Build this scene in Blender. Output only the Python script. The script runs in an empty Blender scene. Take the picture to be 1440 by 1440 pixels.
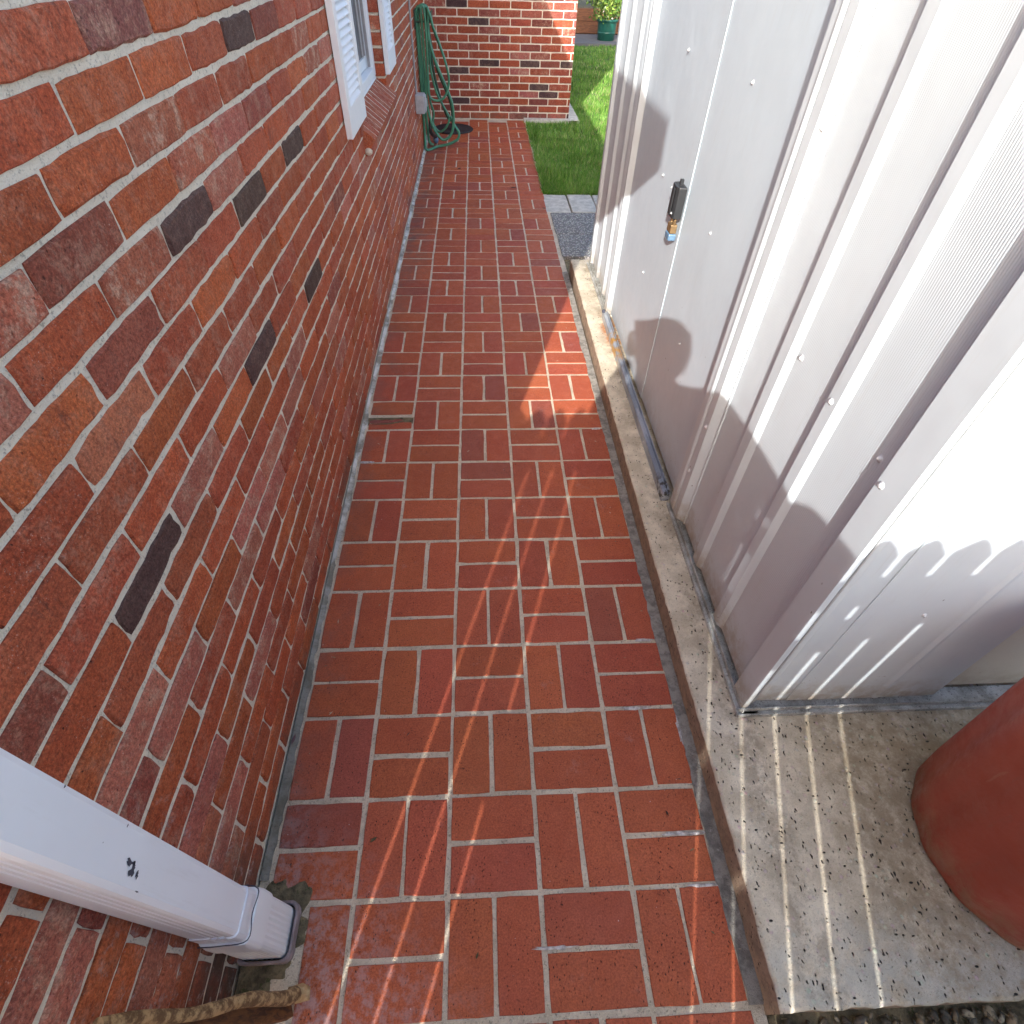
import bpy, math, random
import numpy as np
from mathutils import Vector, Matrix
random.seed(7)
rng = np.random.default_rng(7)
SC = bpy.context.scene
COL = SC.collection
R = math.radians

# ---------------------------------------------------------------- camera
cam_d = bpy.data.cameras.new('camera'); cam = bpy.data.objects.new('camera', cam_d); COL.objects.link(cam)
yaw, pitch, roll = -7.27166696e-02, 8.16000815e-01, 3.56964484e-02
CP = Vector((0.297791541, -0.011357, 1.45219781))
cy, sy, cp_, sp_ = math.cos(yaw), math.sin(yaw), math.cos(pitch), math.sin(pitch)
r0 = Vector((cy, sy, 0)); CF = Vector((-sy*cp_, cy*cp_, -sp_)); u0 = r0.cross(CF)
CR = r0*math.cos(roll)+u0*math.sin(roll); CU = -r0*math.sin(roll)+u0*math.cos(roll)
FPX = 774.0756
m = Matrix((CR, CU, -CF)).transposed().to_4x4(); m.translation = CP
cam.matrix_world = m
cam_d.sensor_width = 36; cam_d.lens = 36*FPX/1440; cam_d.clip_start = 0.01; cam_d.clip_end = 300
SC.camera = cam

# ---------------------------------------------------------------- sky and sun
AZ, EL = R(72.4), R(26.9)
S = Vector((math.cos(AZ)*math.cos(EL), math.sin(AZ)*math.cos(EL), -math.sin(EL)))   # direction the light travels
w = bpy.data.worlds.new('World'); SC.world = w; w.use_nodes = True
nt = w.node_tree; bg = nt.nodes['Background']
sky = nt.nodes.new('ShaderNodeTexSky'); sky.sky_type = 'NISHITA'; sky.sun_disc = False
sky.sun_elevation = EL; sky.sun_rotation = math.atan2(-S.x, -S.y) % (2*math.pi)
sky.air_density = 0.9; sky.dust_density = 2.5; sky.ozone_density = 0.2
nt.links.new(sky.outputs[0], bg.inputs[0]); bg.inputs[1].default_value = 0.15
sun_d = bpy.data.lights.new('sun', 'SUN'); sun = bpy.data.objects.new('sun', sun_d); COL.objects.link(sun)
sun_d.energy = 2.0; sun_d.angle = R(0.45); sun_d.color = (1, .97, .92)
sun.rotation_euler = S.to_track_quat('-Z', 'Y').to_euler(); sun.location = (-3, -8, 6)
SC.view_settings.view_transform = 'Standard'; SC.view_settings.look = 'None'
SC.view_settings.exposure = 1.9; SC.view_settings.gamma = 1; SC.view_settings.use_curve_mapping = False
SC.render.engine = 'CYCLES'; SC.cycles.max_bounces = 8; SC.cycles.diffuse_bounces = 5

# ---------------------------------------------------------------- helpers
def ray(x, y): return CR*((x-720)/FPX) - CU*((y-720)/FPX) + CF
def on_y(x, y, Y): d = ray(x, y); return CP + d*((Y-CP.y)/d.y)
def on_x(x, y, X): d = ray(x, y); return CP + d*((X-CP.x)/d.x)
def on_z(x, y, Z=0): d = ray(x, y); return CP + d*((Z-CP.z)/d.z)
def project(p):
    d = Vector(p)-CP; z = max(d.dot(CF), 1e-3)
    return 720+FPX*d.dot(CR)/z, 720-FPX*d.dot(CU)/z, d.dot(CF)

class MB:
    def __init__(s): s.v = []; s.f = []; s.c = []; s.sm = []
    def add(s, vs, fs, col=None, smooth=False, mat=None):
        b = len(s.v)
        s.v += [tuple(mat @ Vector(v)) if mat is not None else tuple(v) for v in vs]
        s.f += [tuple(b+i for i in f) for f in fs]
        s.c += [col or (1, 1, 1, 1)]*len(fs); s.sm += [smooth]*len(fs)
        return s
    def box(s, x0, x1, y0, y1, z0, z1, mat=None, col=None):
        vs = [(x, y, z) for z in (z0, z1) for y in (y0, y1) for x in (x0, x1)]
        return s.add(vs, [(0, 2, 3, 1), (4, 5, 7, 6), (0, 1, 5, 4), (2, 6, 7, 3), (0, 4, 6, 2), (1, 3, 7, 5)], col, mat=mat)
    def prism(s, prof, z0, z1, cap=True, closed=True, mat=None):   # profile in xy, extruded in z
        n = len(prof)
        vs = [(x, y, z0) for x, y in prof]+[(x, y, z1) for x, y in prof]
        fs = [(i, (i+1) % n, n+(i+1) % n, n+i) for i in range(n if closed else n-1)]
        if cap and closed: fs += [tuple(range(n-1, -1, -1)), tuple(range(n, 2*n))]
        return s.add(vs, fs, mat=mat)
    def rings(s, rs, cap=True, smooth=True, closed=True):
        n = len(rs[0]); vs = [p for r in rs for p in r]; fs = []
        for k in range(len(rs)-1):
            for i in range(n if closed else n-1):
                j = (i+1) % n
                fs.append((k*n+i, k*n+j, (k+1)*n+j, (k+1)*n+i))
        s.add(vs, fs, smooth=smooth)
        if cap: s.add(rs[0], [tuple(range(n-1, -1, -1))]); s.add(rs[-1], [tuple(range(n))])
        return s
    def lathe(s, c, prof, n=24, cap=True, smooth=True, axis='z'):
        rs = []
        for r, z in prof:
            if axis == 'z': rs.append([(c[0]+r*math.cos(2*math.pi*i/n), c[1]+r*math.sin(2*math.pi*i/n), c[2]+z) for i in range(n)])
            else: rs.append([(c[0]-z, c[1]-r*math.cos(2*math.pi*i/n), c[2]+r*math.sin(2*math.pi*i/n)) for i in range(n)])
        return s.rings(rs, cap, smooth)
    def tube(s, pts, rad, n=8, sub=6, cap=True):
        P = [Vector(p) for p in pts]
        rr = rad if isinstance(rad, (list, tuple)) else [rad]*len(P)
        Q = []; Rr = []
        for i in range(len(P)-1):
            a = P[i-1] if i > 0 else P[i]*2-P[i+1]; b, c = P[i], P[i+1]; d = P[i+2] if i+2 < len(P) else P[i+1]*2-P[i]
            for k in range(sub):
                t = k/sub
                Q.append(0.5*((2*b)+(c-a)*t+(2*a-5*b+4*c-d)*t*t+(3*b-a-3*c+d)*t**3)); Rr.append(rr[i]*(1-t)+rr[i+1]*t)
        Q.append(P[-1]); Rr.append(rr[-1])
        rs = []; up = None
        for i, q in enumerate(Q):
            t = (Q[min(i+1, len(Q)-1)]-Q[max(i-1, 0)])
            t = t.normalized() if t.length > 1e-9 else Vector((0, 0, 1))
            if up is None: up = t.orthogonal().normalized()
            up = (up - t*up.dot(t)); up = up.normalized() if up.length > 1e-6 else t.orthogonal().normalized()
            o = t.cross(up)
            rs.append([tuple(q+(up*math.cos(2*math.pi*k/n)+o*math.sin(2*math.pi*k/n))*Rr[i]) for k in range(n)])
        return s.rings(rs, cap)
    def mesh(s, name, mat=None, colattr=False):
        me = bpy.data.meshes.new(name); me.from_pydata(s.v, [], s.f)
        me.polygons.foreach_set('use_smooth', s.sm)
        if colattr:
            at = me.color_attributes.new('tint', 'FLOAT_COLOR', 'CORNER')
            arr = np.repeat(np.array(s.c, dtype=np.float32), [len(f) for f in s.f], axis=0)
            at.data.foreach_set('color', arr.ravel())
        me.update()
        if mat: me.materials.append(mat)
        return me
    def build(s, name, mat=None, parent=None, colattr=False, bevel=0, **kw):
        o = bpy.data.objects.new(name, s.mesh(name, mat, colattr)); COL.objects.link(o)
        if parent: o.parent = parent
        if bevel:
            b = o.modifiers.new('bevel', 'BEVEL'); b.width = bevel; b.segments = 2; b.limit_method = 'ANGLE'; b.angle_limit = R(40)
        for k, v in kw.items(): o[k] = v
        return o
def thing(name, label, cat, loc=(0, 0, 0), group=None):
    o = bpy.data.objects.new(name, None); COL.objects.link(o); o.location = loc; o.empty_display_size = .1
    o['label'] = label; o['category'] = cat
    if group: o['group'] = group
    return o
def tag(o, label, cat, group=None):
    o['label'] = label; o['category'] = cat
    if group: o['group'] = group
    return o

# ---------------------------------------------------------------- materials
class N:
    def __init__(s, name):
        s.m = bpy.data.materials.new(name); s.m.use_nodes = True; s.t = s.m.node_tree
        s.b = s.t.nodes['Principled BSDF']; s.pos = s.n('ShaderNodeNewGeometry').outputs['Position']
    def n(s, typ, **kw):
        x = s.t.nodes.new(typ)
        for k, v in kw.items(): setattr(x, k, v)
        return x
    def set(s, sock, v):
        if isinstance(v, bpy.types.NodeSocket): s.t.links.new(v, sock)
        else:
            if hasattr(sock.default_value, '__len__') and not hasattr(v, '__len__'): v = [v]*len(sock.default_value)
            if hasattr(v, '__len__') and len(sock.default_value) == 4 and len(v) == 3: v = (*v, 1)
            sock.default_value = v
    def noise(s, scale, detail=4, rough=.55, vec=None, dist=0):
        x = s.n('ShaderNodeTexNoise'); s.set(x.inputs['Vector'], vec or s.pos); s.set(x.inputs['Scale'], scale)
        s.set(x.inputs['Detail'], detail); s.set(x.inputs['Roughness'], rough); s.set(x.inputs['Distortion'], dist); return x.outputs['Fac']
    def vor(s, scale, vec=None, feat='F1', out='Distance', rnd=1):
        x = s.n('ShaderNodeTexVoronoi', feature=feat); s.set(x.inputs['Vector'], vec or s.pos); s.set(x.inputs['Scale'], scale); s.set(x.inputs['Randomness'], rnd); return x.outputs[out]
    def mapping(s, vec=None, scale=(1, 1, 1), rot=(0, 0, 0), loc=(0, 0, 0)):
        x = s.n('ShaderNodeMapping'); s.set(x.inputs['Vector'], vec or s.pos); s.set(x.inputs['Scale'], scale); s.set(x.inputs['Rotation'], rot); s.set(x.inputs['Location'], loc); return x.outputs[0]
    def ramp(s, v, a, b, lo=0., hi=1.):
        x = s.n('ShaderNodeMapRange', interpolation_type='SMOOTHSTEP'); s.set(x.inputs[0], v); s.set(x.inputs[1], a); s.set(x.inputs[2], b); s.set(x.inputs[3], lo); s.set(x.inputs[4], hi); return x.outputs[0]
    def math(s, op, a, b=0.):
        x = s.n('ShaderNodeMath', operation=op); s.set(x.inputs[0], a); s.set(x.inputs[1], b); return x.outputs[0]
    def mix(s, fac, a, b, blend='MIX'):
        x = s.n('ShaderNodeMix', data_type='RGBA', blend_type=blend); s.set(x.inputs[0], fac); s.set(x.inputs[6], a); s.set(x.inputs[7], b); return x.outputs[2]
    def sep(s, vec=None):
        x = s.n('ShaderNodeSeparateXYZ'); s.set(x.inputs[0], vec or s.pos); return x.outputs
    def bump(s, h, dist, strength=1., nrm=None):
        x = s.n('ShaderNodeBump'); s.set(x.inputs['Height'], h); s.set(x.inputs['Distance'], dist); s.set(x.inputs['Strength'], strength)
        if nrm: s.set(x.inputs['Normal'], nrm)
        return x.outputs[0]
    def done(s, col, rough=.8, nrm=None, metal=0., spec=.5):
        s.set(s.b.inputs['Base Color'], col); s.set(s.b.inputs['Roughness'], rough); s.set(s.b.inputs['Metallic'], metal)
        s.set(s.b.inputs['Specular IOR Level'], spec)
        if nrm: s.set(s.b.inputs['Normal'], nrm)
        return s.m

def brick_mat(name, attr, kind):
    k = N(name)
    if attr:
        a = k.n('ShaderNodeAttribute', attribute_name='tint'); base, blotch = a.outputs['Color'], a.outputs['Alpha']
    else:
        a = k.n('ShaderNodeObjectInfo'); base, blotch = a.outputs['Color'], a.outputs['Alpha']
    if kind == 'wall':
        big = k.noise(9, 5, .6); med = k.noise(38, 6, .7); fine = k.noise(240, 4, .7); crumb = k.noise(110, 5, .75)
        c = k.mix(k.ramp(big, .3, .7), base, k.mix(1., base, (.78, .70, .74), 'MULTIPLY'))
        c = k.mix(k.ramp(med, .5, .72, 0, .6), c, k.mix(1., base, (1.16, 1.25, 1.2), 'MULTIPLY'))
        c = k.mix(k.ramp(crumb, .36, .48, .75, 0), c, k.mix(1., base, (.52, .42, .45), 'MULTIPLY'))
        c = k.mix(k.ramp(fine, .52, .66, 0, .55), c, k.mix(1., base, (1.25, 1.5, 1.5), 'MULTIPLY'))
        c = k.mix(k.ramp(k.noise(520, 3, .7), .36, .46, .5, 0), c, k.mix(1., base, (.55, .45, .45), 'MULTIPLY'))
        bl = k.math('MULTIPLY', k.ramp(k.noise(24, 7, .78, dist=.2), .47, .64), blotch)
        c = k.mix(bl, c, (.50, .30, .21))
        grit = k.math('MULTIPLY', k.ramp(k.noise(300, 3, .7), .60, .70, 0, .75), k.ramp(k.noise(13, 4, .7), .48, .64))
        c = k.mix(grit, c, (.58, .44, .37))
        pit = k.ramp(k.vor(120, k.mapping(scale=(1, 1, .7))), .08, .2, 1, 0)
        pit = k.math('MULTIPLY', pit, k.ramp(k.noise(45, 3, .6), .55, .64))
        c = k.mix(k.math('MULTIPLY', pit, .75), c, (.07, .025, .02))
        drag = k.ramp(k.noise(26, 5, .7, k.mapping(scale=(1, 1, .35), rot=(.5, 0, 0))), .60, .68, 0, .45)
        c = k.mix(k.math('MULTIPLY', drag, k.ramp(k.noise(7, 2), .5, .6)), c, (.12, .05, .04))
        gr_ = k.ramp(k.noise(210, 6, .8), .34, .66, .62, 1.42); gv = k.n('ShaderNodeCombineXYZ'); [k.set(gv.inputs[i_], gr_) for i_ in range(3)]; c = k.mix(1., c, gv.outputs[0], 'MULTIPLY')
        sx = k.sep(); wet = k.math('MULTIPLY', k.ramp(sx[1], .16, .42, 1, 0), k.ramp(k.math('SUBTRACT', sx[2], k.math('MULTIPLY', k.noise(9, 5, .7), .3)), -.06, .22, 1, 0))
        foot = k.math('MULTIPLY', k.ramp(sx[2], .02, .13, .6, 0), k.ramp(k.noise(12, 5, .7), .4, .62))
        c = k.mix(k.math('MULTIPLY', k.math('MAXIMUM', wet, foot), k.ramp(k.noise(22, 6, .75), .28, .55, .35, 1)), c, (.10, .062, .045))
        salt = k.math('MULTIPLY', k.math('MULTIPLY', k.ramp(sx[1], .2, .4, 1, 0), k.ramp(sx[2], .35, .75, 1, 0)), k.ramp(k.noise(34, 6, .8), .54, .66))
        c = k.mix(k.math('MULTIPLY', salt, .5), c, (.50, .45, .44))
        h = k.math('ADD', k.math('MULTIPLY', med, .7), k.math('MULTIPLY', fine, .3)); h = k.math('ADD', h, k.math('MULTIPLY', crumb, .5))
        h = k.math('SUBTRACT', h, k.math('MULTIPLY', pit, .6)); h = k.math('SUBTRACT', h, k.math('MULTIPLY', drag, .5))
        return k.done(c, k.ramp(med, .3, .7, .9, .6), k.bump(h, .0055, 1.), spec=.28)
    else:
        big = k.noise(5, 4, .6); med = k.noise(30, 5, .6); fine = k.noise(330, 3, .6)
        c = k.mix(k.ramp(big, .3, .7), base, k.mix(1., base, (.88, .82, .88), 'MULTIPLY'))
        c = k.mix(k.ramp(med, .5, .78, 0, .5), c, k.mix(1., base, (1.2, 1.2, 1.15), 'MULTIPLY'))
        c = k.mix(k.math('MULTIPLY', k.ramp(k.noise(14, 6, .72), .56, .75), blotch), c, (.42, .30, .28))
        pit = k.math('MULTIPLY', k.ramp(k.vor(200, k.mapping(scale=(1, .6, 1), rot=(0, 0, .5))), .14, .3, 1, 0), k.ramp(k.noise(8, 3), .36, .58))
        pit = k.math('MULTIPLY', pit, k.ramp(k.noise(150, 2), .46, .54))
        c = k.mix(k.ramp(k.noise(190, 5, .8), .52, .64, 0, .6), c, k.mix(1., base, (.6, .5, .55), 'MULTIPLY')); c = k.mix(pit, c, (.035, .014, .012))
        gr_ = k.ramp(k.noise(260, 6, .8), .34, .66, .74, 1.30); gv = k.n('ShaderNodeCombineXYZ'); [k.set(gv.inputs[i_], gr_) for i_ in range(3)]; c = k.mix(1., c, gv.outputs[0], 'MULTIPLY')
        # grey-green weathering and bloom close to the house wall, and a few pale specks
        sx = k.sep()
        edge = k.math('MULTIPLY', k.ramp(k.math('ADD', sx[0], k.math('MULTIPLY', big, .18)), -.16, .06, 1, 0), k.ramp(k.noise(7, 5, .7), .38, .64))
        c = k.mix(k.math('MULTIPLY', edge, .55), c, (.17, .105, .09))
        far = k.math('MULTIPLY', k.ramp(k.math('ADD', sx[0], k.math('MULTIPLY', big, .25)), -.1, .22, 1, 0), k.ramp(sx[1], 2.4, 3.6))
        c = k.mix(k.math('MULTIPLY', far, k.ramp(k.noise(11, 4, .7), .4, .62, .1, .6)), c, (.13, .10, .085))
        bloom = k.math('MULTIPLY', k.ramp(k.math('SUBTRACT', k.math('ADD', sx[0], sx[1]), k.math('MULTIPLY', big, .2)), -.1, .28, 1, 0), k.ramp(k.noise(40, 4, .7), .42, .62))
        c = k.mix(k.math('MULTIPLY', bloom, .45), c, (.50, .42, .42))
        spk = k.math('MULTIPLY', k.ramp(k.vor(42, out='Distance'), .035, .06, 1, 0), k.ramp(k.noise(60, 1), .56, .6))
        c = k.mix(k.math('MULTIPLY', spk, .7), c, (.7, .62, .58))
        h = k.math('ADD', k.math('MULTIPLY', med, .5), k.math('MULTIPLY', fine, .25)); h = k.math('SUBTRACT', h, k.math('MULTIPLY', pit, .8))
        return k.done(c, k.ramp(med, .3, .7, .72, .5), k.bump(h, .002, 1.), spec=.3)
M = {}
M['brick'] = brick_mat('wall_brick', False, 'wall'); M['brick_s'] = brick_mat('wall_brick_mass', True, 'wall')
M['paver'] = brick_mat('paver_brick', False, 'paver'); M['paver_s'] = brick_mat('paver_brick_mass', True, 'paver')

def mortar(name, col, dark, amount=.5):
    k = N(name); a = k.noise(14, 6, .65); b = k.noise(180, 4, .7); g = k.noise(600, 2, .6)
    c = k.mix(k.ramp(a, .35, .65, 0, amount), col, dark)
    c = k.mix(k.ramp(b, .54, .66, 0, .7), c, tuple(x*.45 for x in dark))
    c = k.mix(k.ramp(g, .55, .66, 0, .5), c, tuple(min(.88, x*1.3) for x in col))
    return k.done(c, .93, k.bump(k.math('ADD', a, k.math('MULTIPLY', b, .8)), .006), spec=.2)
M['mortar'] = mortar('wall_mortar', (.80, .73, .60), (.66, .59, .47), .7)
M['grout'] = mortar('path_grout', (.74, .63, .48), (.46, .38, .27), .6)
k = N('edge_lime'); a = k.noise(9, 6, .72); sx = k.sep()
c = k.mix(k.ramp(a, .42, .6), (.74, .71, .66), (.30, .27, .22)); c = k.mix(k.ramp(sx[1], .5, 1.7, .8, .1), c, (.12, .11, .085))
c = k.mix(k.ramp(k.noise(120, 4, .7), .55, .7, 0, .5), c, (.09, .085, .06))
M['lime'] = k.done(c, .95, k.bump(k.noise(90, 5, .7), .004), spec=.2)
k = N('kerb_joint_cement'); a = k.noise(16, 6, .7)
c = k.mix(k.ramp(k.noise(24, 6, .75), .40, .62), (.46, .43, .38), (.25, .235, .21)); c = k.mix(k.ramp(k.noise(40, 6, .75), .6, .68), c, (.62, .58, .54))
M['joint'] = k.done(c, .95, k.bump(k.noise(80, 6, .8), .012), spec=.2)
k = N('damp_soil'); a = k.noise(22, 6, .7)
c = k.mix(k.ramp(a, .35, .65), (.10, .085, .055), (.30, .24, .14)); c = k.mix(k.ramp(k.noise(55, 4, .7), .56, .68, 0, .8), c, (.06, .08, .03))
M['soil'] = k.done(c, .95, k.bump(k.noise(60, 6, .75), .01), spec=.2)
# weathered exposed-aggregate concrete
k = N('weathered_concrete'); sx = k.sep(); big = k.noise(4.5, 6, .65)
c = k.mix(k.ramp(k.noise(11, 6, .7), .36, .64), (.76, .67, .52), (.54, .46, .34))
dirt = k.math('MULTIPLY', k.ramp(k.math('ADD', sx[0], k.math('MULTIPLY', big, .28)), 1.08, 1.30), k.ramp(k.noise(34, 6, .75), .3, .62, .35, 1))
c = k.mix(k.math('MULTIPLY', dirt, .8), c, (.24, .185, .115))
front = k.math('MULTIPLY', k.ramp(k.math('SUBTRACT', sx[1], k.math('MULTIPLY', big, .2)), -.08, .08, 1, 0), k.ramp(k.noise(18, 5, .7), .35, .6))
c = k.mix(k.math('MULTIPLY', front, .55), c, (.52, .53, .48))
wallside = k.math('MULTIPLY', k.ramp(sx[0], .86, .93), k.math('MULTIPLY', k.ramp(k.noise(16, 6, .7), .42, .6), k.ramp(sx[0], .96, .99, 1, 0)))
c = k.mix(k.math('MULTIPLY', wallside, .5), c, (.17, .125, .085))
rust = k.math('MULTIPLY', k.ramp(sx[1], 2.25, 2.5), k.math('MULTIPLY', k.ramp(sx[1], 2.5, 2.75, 1, 0), k.math('MULTIPLY', k.ramp(sx[0], .87, .93), k.ramp(k.noise(20, 4, .7), .35, .55))))
c = k.mix(k.math('MULTIPLY', rust, .9), c, (.50, .16, .03))
mv = k.mapping(scale=(1, .45, 1), rot=(0, 0, .6)); mv2 = k.mapping(scale=(.5, 1, 1), rot=(0, 0, -.4), loc=(3, 1, 0))
wv = k.n('ShaderNodeVectorMath', operation='ADD'); nz = k.n('ShaderNodeTexNoise'); k.set(nz.inputs['Vector'], k.pos); k.set(nz.inputs['Scale'], 60.); k.set(wv.inputs[0], mv)
sc_ = k.n('ShaderNodeVectorMath', operation='SCALE'); k.set(sc_.inputs[0], nz.outputs['Color']); sc_.inputs['Scale'].default_value = .012; k.set(wv.inputs[1], sc_.outputs[0]); mv = wv.outputs[0]
pit = k.math('MULTIPLY', k.ramp(k.vor(120, mv), .12, .28, 1, 0), k.ramp(k.noise(60, 3, .6), .50, .56))
pit2 = k.math('MULTIPLY', k.ramp(k.vor(70, mv2), .10, .17, 1, 0), k.ramp(k.noise(34, 2, .6), .52, .58))
peb = k.math('MULTIPLY', k.ramp(k.vor(58, feat='F1'), .12, .34, 1, 0), k.ramp(k.noise(26, 3, .6), .44, .56))
pebc = k.vor(58, out='Color')
c = k.mix(k.math('MULTIPLY', peb, .5), c, k.mix(.75, pebc, (.55, .47, .36)))
P = k.math('MAXIMUM', pit, pit2)
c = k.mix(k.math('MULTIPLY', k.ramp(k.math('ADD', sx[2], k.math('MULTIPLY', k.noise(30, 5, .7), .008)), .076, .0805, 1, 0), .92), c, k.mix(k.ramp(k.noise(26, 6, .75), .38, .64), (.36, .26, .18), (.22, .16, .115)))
c = k.mix(k.ramp(k.noise(300, 4, .75), .55, .68, 0, .6), c, (.22, .19, .14))
c = k.mix(P, c, (.045, .04, .035))
h = k.math('SUBTRACT', k.math('ADD', k.math('MULTIPLY', k.noise(150, 5, .7), .5), k.math('MULTIPLY', peb, .25)), k.math('MULTIPLY', P, 1.))
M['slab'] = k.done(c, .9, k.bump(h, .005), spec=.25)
k = N('aggregate_paving'); c = k.mix(k.ramp(k.vor(75, out='Distance'), .2, .55), k.mix(.9, k.vor(75, out='Color'), (.52, .50, .46)), (.20, .19, .18))
M['agg'] = k.done(c, .9, k.bump(k.vor(75), .006), spec=.3)
k = N('pale_paving'); c = k.mix(k.ramp(k.noise(20, 6, .7), .35, .65), (.66, .62, .54), (.46, .43, .36)); M['pale'] = k.done(c, .9, k.bump(k.noise(90, 5, .7), .004))

def paint(name, col, rough=.35, dirt=0., dcol=(.30, .22, .13), scuff=.0, z1=.17):
    k = N(name); a = k.noise(3.2, 4, .6); c = k.mix(k.ramp(a, .3, .7), col, tuple(x*.95 for x in col)); sx = k.sep()
    st = k.noise(6, 6, .7, k.mapping(scale=(9, 9, .8)))
    c = k.mix(k.ramp(st, .55, .75, 0, .14), c, (.42, .39, .34))
    if dirt:
        d = k.math('MULTIPLY', k.ramp(k.math('SUBTRACT', sx[2], k.math('MULTIPLY', k.noise(14, 5, .7), .12)), .04, z1, 1, 0), k.ramp(k.noise(30, 5, .7), .3, .6, .3, 1))
        c = k.mix(k.math('MULTIPLY', d, dirt), c, dcol)
        sp = k.math('MULTIPLY', k.ramp(k.vor(34, k.mapping(scale=(1, 1, .5), rot=(0, 0, .4))), .045, .07, 1, 0), k.ramp(k.noise(26, 2), .57, .62))
        sp = k.math('MULTIPLY', sp, k.ramp(sx[2], .45, .75, 1, 0))
        c = k.mix(sp, c, (.06, .05, .045))
        mud = k.math('MULTIPLY', k.ramp(k.noise(150, 3, .7), .62, .7), k.math('MULTIPLY', k.ramp(sx[2], .12, .38, 1, 0), k.ramp(k.noise(9, 4, .7), .45, .62)))
        c = k.mix(k.math('MULTIPLY', mud, .8), c, (.16, .12, .08))
        run = k.math('MULTIPLY', k.ramp(k.noise(30, 5, .7, k.mapping(scale=(2.5, 2.5, .06))), .62, .74), .16); c = k.mix(run, c, (.34, .31, .26))
    if scuff:
        s2 = k.ramp(k.noise(22, 6, .75, k.mapping(scale=(1, 1, .45))), .70, .72)
        c = k.mix(k.math('MULTIPLY', s2, scuff), c, (.09, .09, .11))
    return k.done(c, k.ramp(k.noise(24, 4, .6), .3, .7, rough-.05, rough+.12), k.bump(k.noise(4, 3, .55), .012, .35), spec=.45)
M['shed'] = paint('white_shed_paint', (.60, .665, .71), .42, .75)
M['door'] = paint('pale_door_paint', (.56, .65, .72), .4, .3, z1=.2)
M['cream'] = paint('cream_paint', (.62, .60, .52), .5, .5)
M['gutter'] = paint('white_gutter_paint', (.80, .84, .90), .33, .0, scuff=0)
M['vinyl'] = paint('white_vinyl', (.82, .85, .88), .4)
M['peel'] = mortar('peeling_track_paint', (.62, .62, .58), (.22, .2, .16), .8)
def simple(name, col, rough=.6, metal=0., var=.2, sc=25, bump=.0, spec=.5, dark=None):
    k = N(name); c = k.mix(k.ramp(k.noise(sc, 5, .65), .35, .68, 0, 1), col, dark or tuple(x*(1-var) for x in col))
    return k.done(c, rough, k.bump(k.noise(sc*4, 4, .6), bump) if bump else None, metal, spec)
k = N('galvanised_steel'); sx = k.sep(); a = k.noise(30, 5, .7, k.mapping(scale=(1, .25, 1)))
c = k.mix(k.ramp(a, .4, .6), (.48, .52, .58), (.30, .34, .40))
rs = k.math('MULTIPLY', k.math('MULTIPLY', k.ramp(sx[1], 2.1, 2.3), k.ramp(sx[1], 2.38, 2.5, 1, 0)), k.ramp(k.noise(24, 3), .38, .6))
c = k.mix(rs, c, (.60, .33, .08)); c = k.mix(k.ramp(sx[1], 2.45, 2.6, 0, .5), c, (.6, .62, .62))
c = k.mix(k.math('MULTIPLY', k.ramp(sx[1], 1.36, 1.46, 1, 0), k.ramp(k.noise(60, 3), .45, .55)), c, (.10, .09, .08))
M['steel'] = k.done(c, .38, None, .55)
M['chan'] = simple('grey_channel', (.36, .38, .38), .6, var=.35, sc=30)  # darker grey for the strip beside the near corner trim
M['rivet'] = simple('rivet_paint', (.68, .68, .70), .3)
M['hose'] = simple('green_hose_rubber', (.07, .26, .16), .32, var=.25, sc=12)
M['hose_d'] = simple('dark_green_hose', (.02, .07, .045), .4)
M['black'] = simple('black_plastic', (.025, .028, .032), .45, bump=.0005)
M['blacks'] = simple('black_rubber', (.02, .02, .022), .7, bump=.002)
M['brass'] = simple('brass', (.30, .20, .10), .5, .6)
M['blue'] = simple('blue_plastic', (.12, .22, .34), .35)
M['grey'] = simple('grey_plastic', (.45, .46, .47), .5)
M['pipe'] = simple('grey_conduit', (.33, .32, .33), .5)
k = N('red_brown_plastic'); c = k.mix(k.ramp(k.noise(2.2, 3, .5), .3, .7), (.38, .072, .042), (.31, .060, .036))
c = k.mix(k.math('MULTIPLY', k.ramp(k.vor(38, k.mapping(scale=(1, 1, .6))), .03, .05, 1, 0), k.ramp(k.noise(50, 1), .6, .64)), c, (.42, .14, .06))
c = k.mix(k.ramp(k.noise(9, 5, .7, k.mapping(scale=(6, 6, .7))), .58, .72, 0, .35), c, (.22, .085, .06))
dz = k.math('MULTIPLY', k.ramp(k.sep()[2], .09, .22, 1, 0), k.ramp(k.noise(26, 5, .75), .4, .62)); c = k.mix(k.math('MULTIPLY', dz, .55), c, (.34, .24, .15))
scr = k.ramp(k.noise(60, 3, .7, k.mapping(scale=(1, 1, .12), rot=(.35, .2, 0))), .68, .72); c = k.mix(k.math('MULTIPLY', scr, .35), c, (.42, .20, .13))
M['redpot'] = k.done(c, k.ramp(k.noise(18, 5, .7), .35, .65, .32, .6), k.bump(k.noise(40, 4, .6), .0015), spec=.4)
M['green_pot'] = simple('dark_green_pot', (.012, .10, .075), .4)
k = N('twig_bark'); a = k.noise(60, 6, .7); c = k.mix(k.ramp(a, .38, .58), (.46, .30, .14), (.14, .075, .03)); M['bark'] = k.done(c, .85, k.bump(k.noise(70, 6, .7), .005))
k = N('cut_end'); M['cut'] = k.done(k.mix(k.ramp(k.noise(50, 5), .35, .6), (.58, .42, .22), (.40, .24, .11)), .85, k.bump(k.noise(80, 5), .004))
def wood(name, a_, b_, ax=(1, 1, 1), sc=14, rough=.7):
    k = N(name); g = k.noise(sc, 6, .65, k.mapping(scale=ax), .6); c = k.mix(k.ramp(g, .35, .65), a_, b_)
    return k.done(c, rough, k.bump(g, .002), spec=.35)
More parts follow.
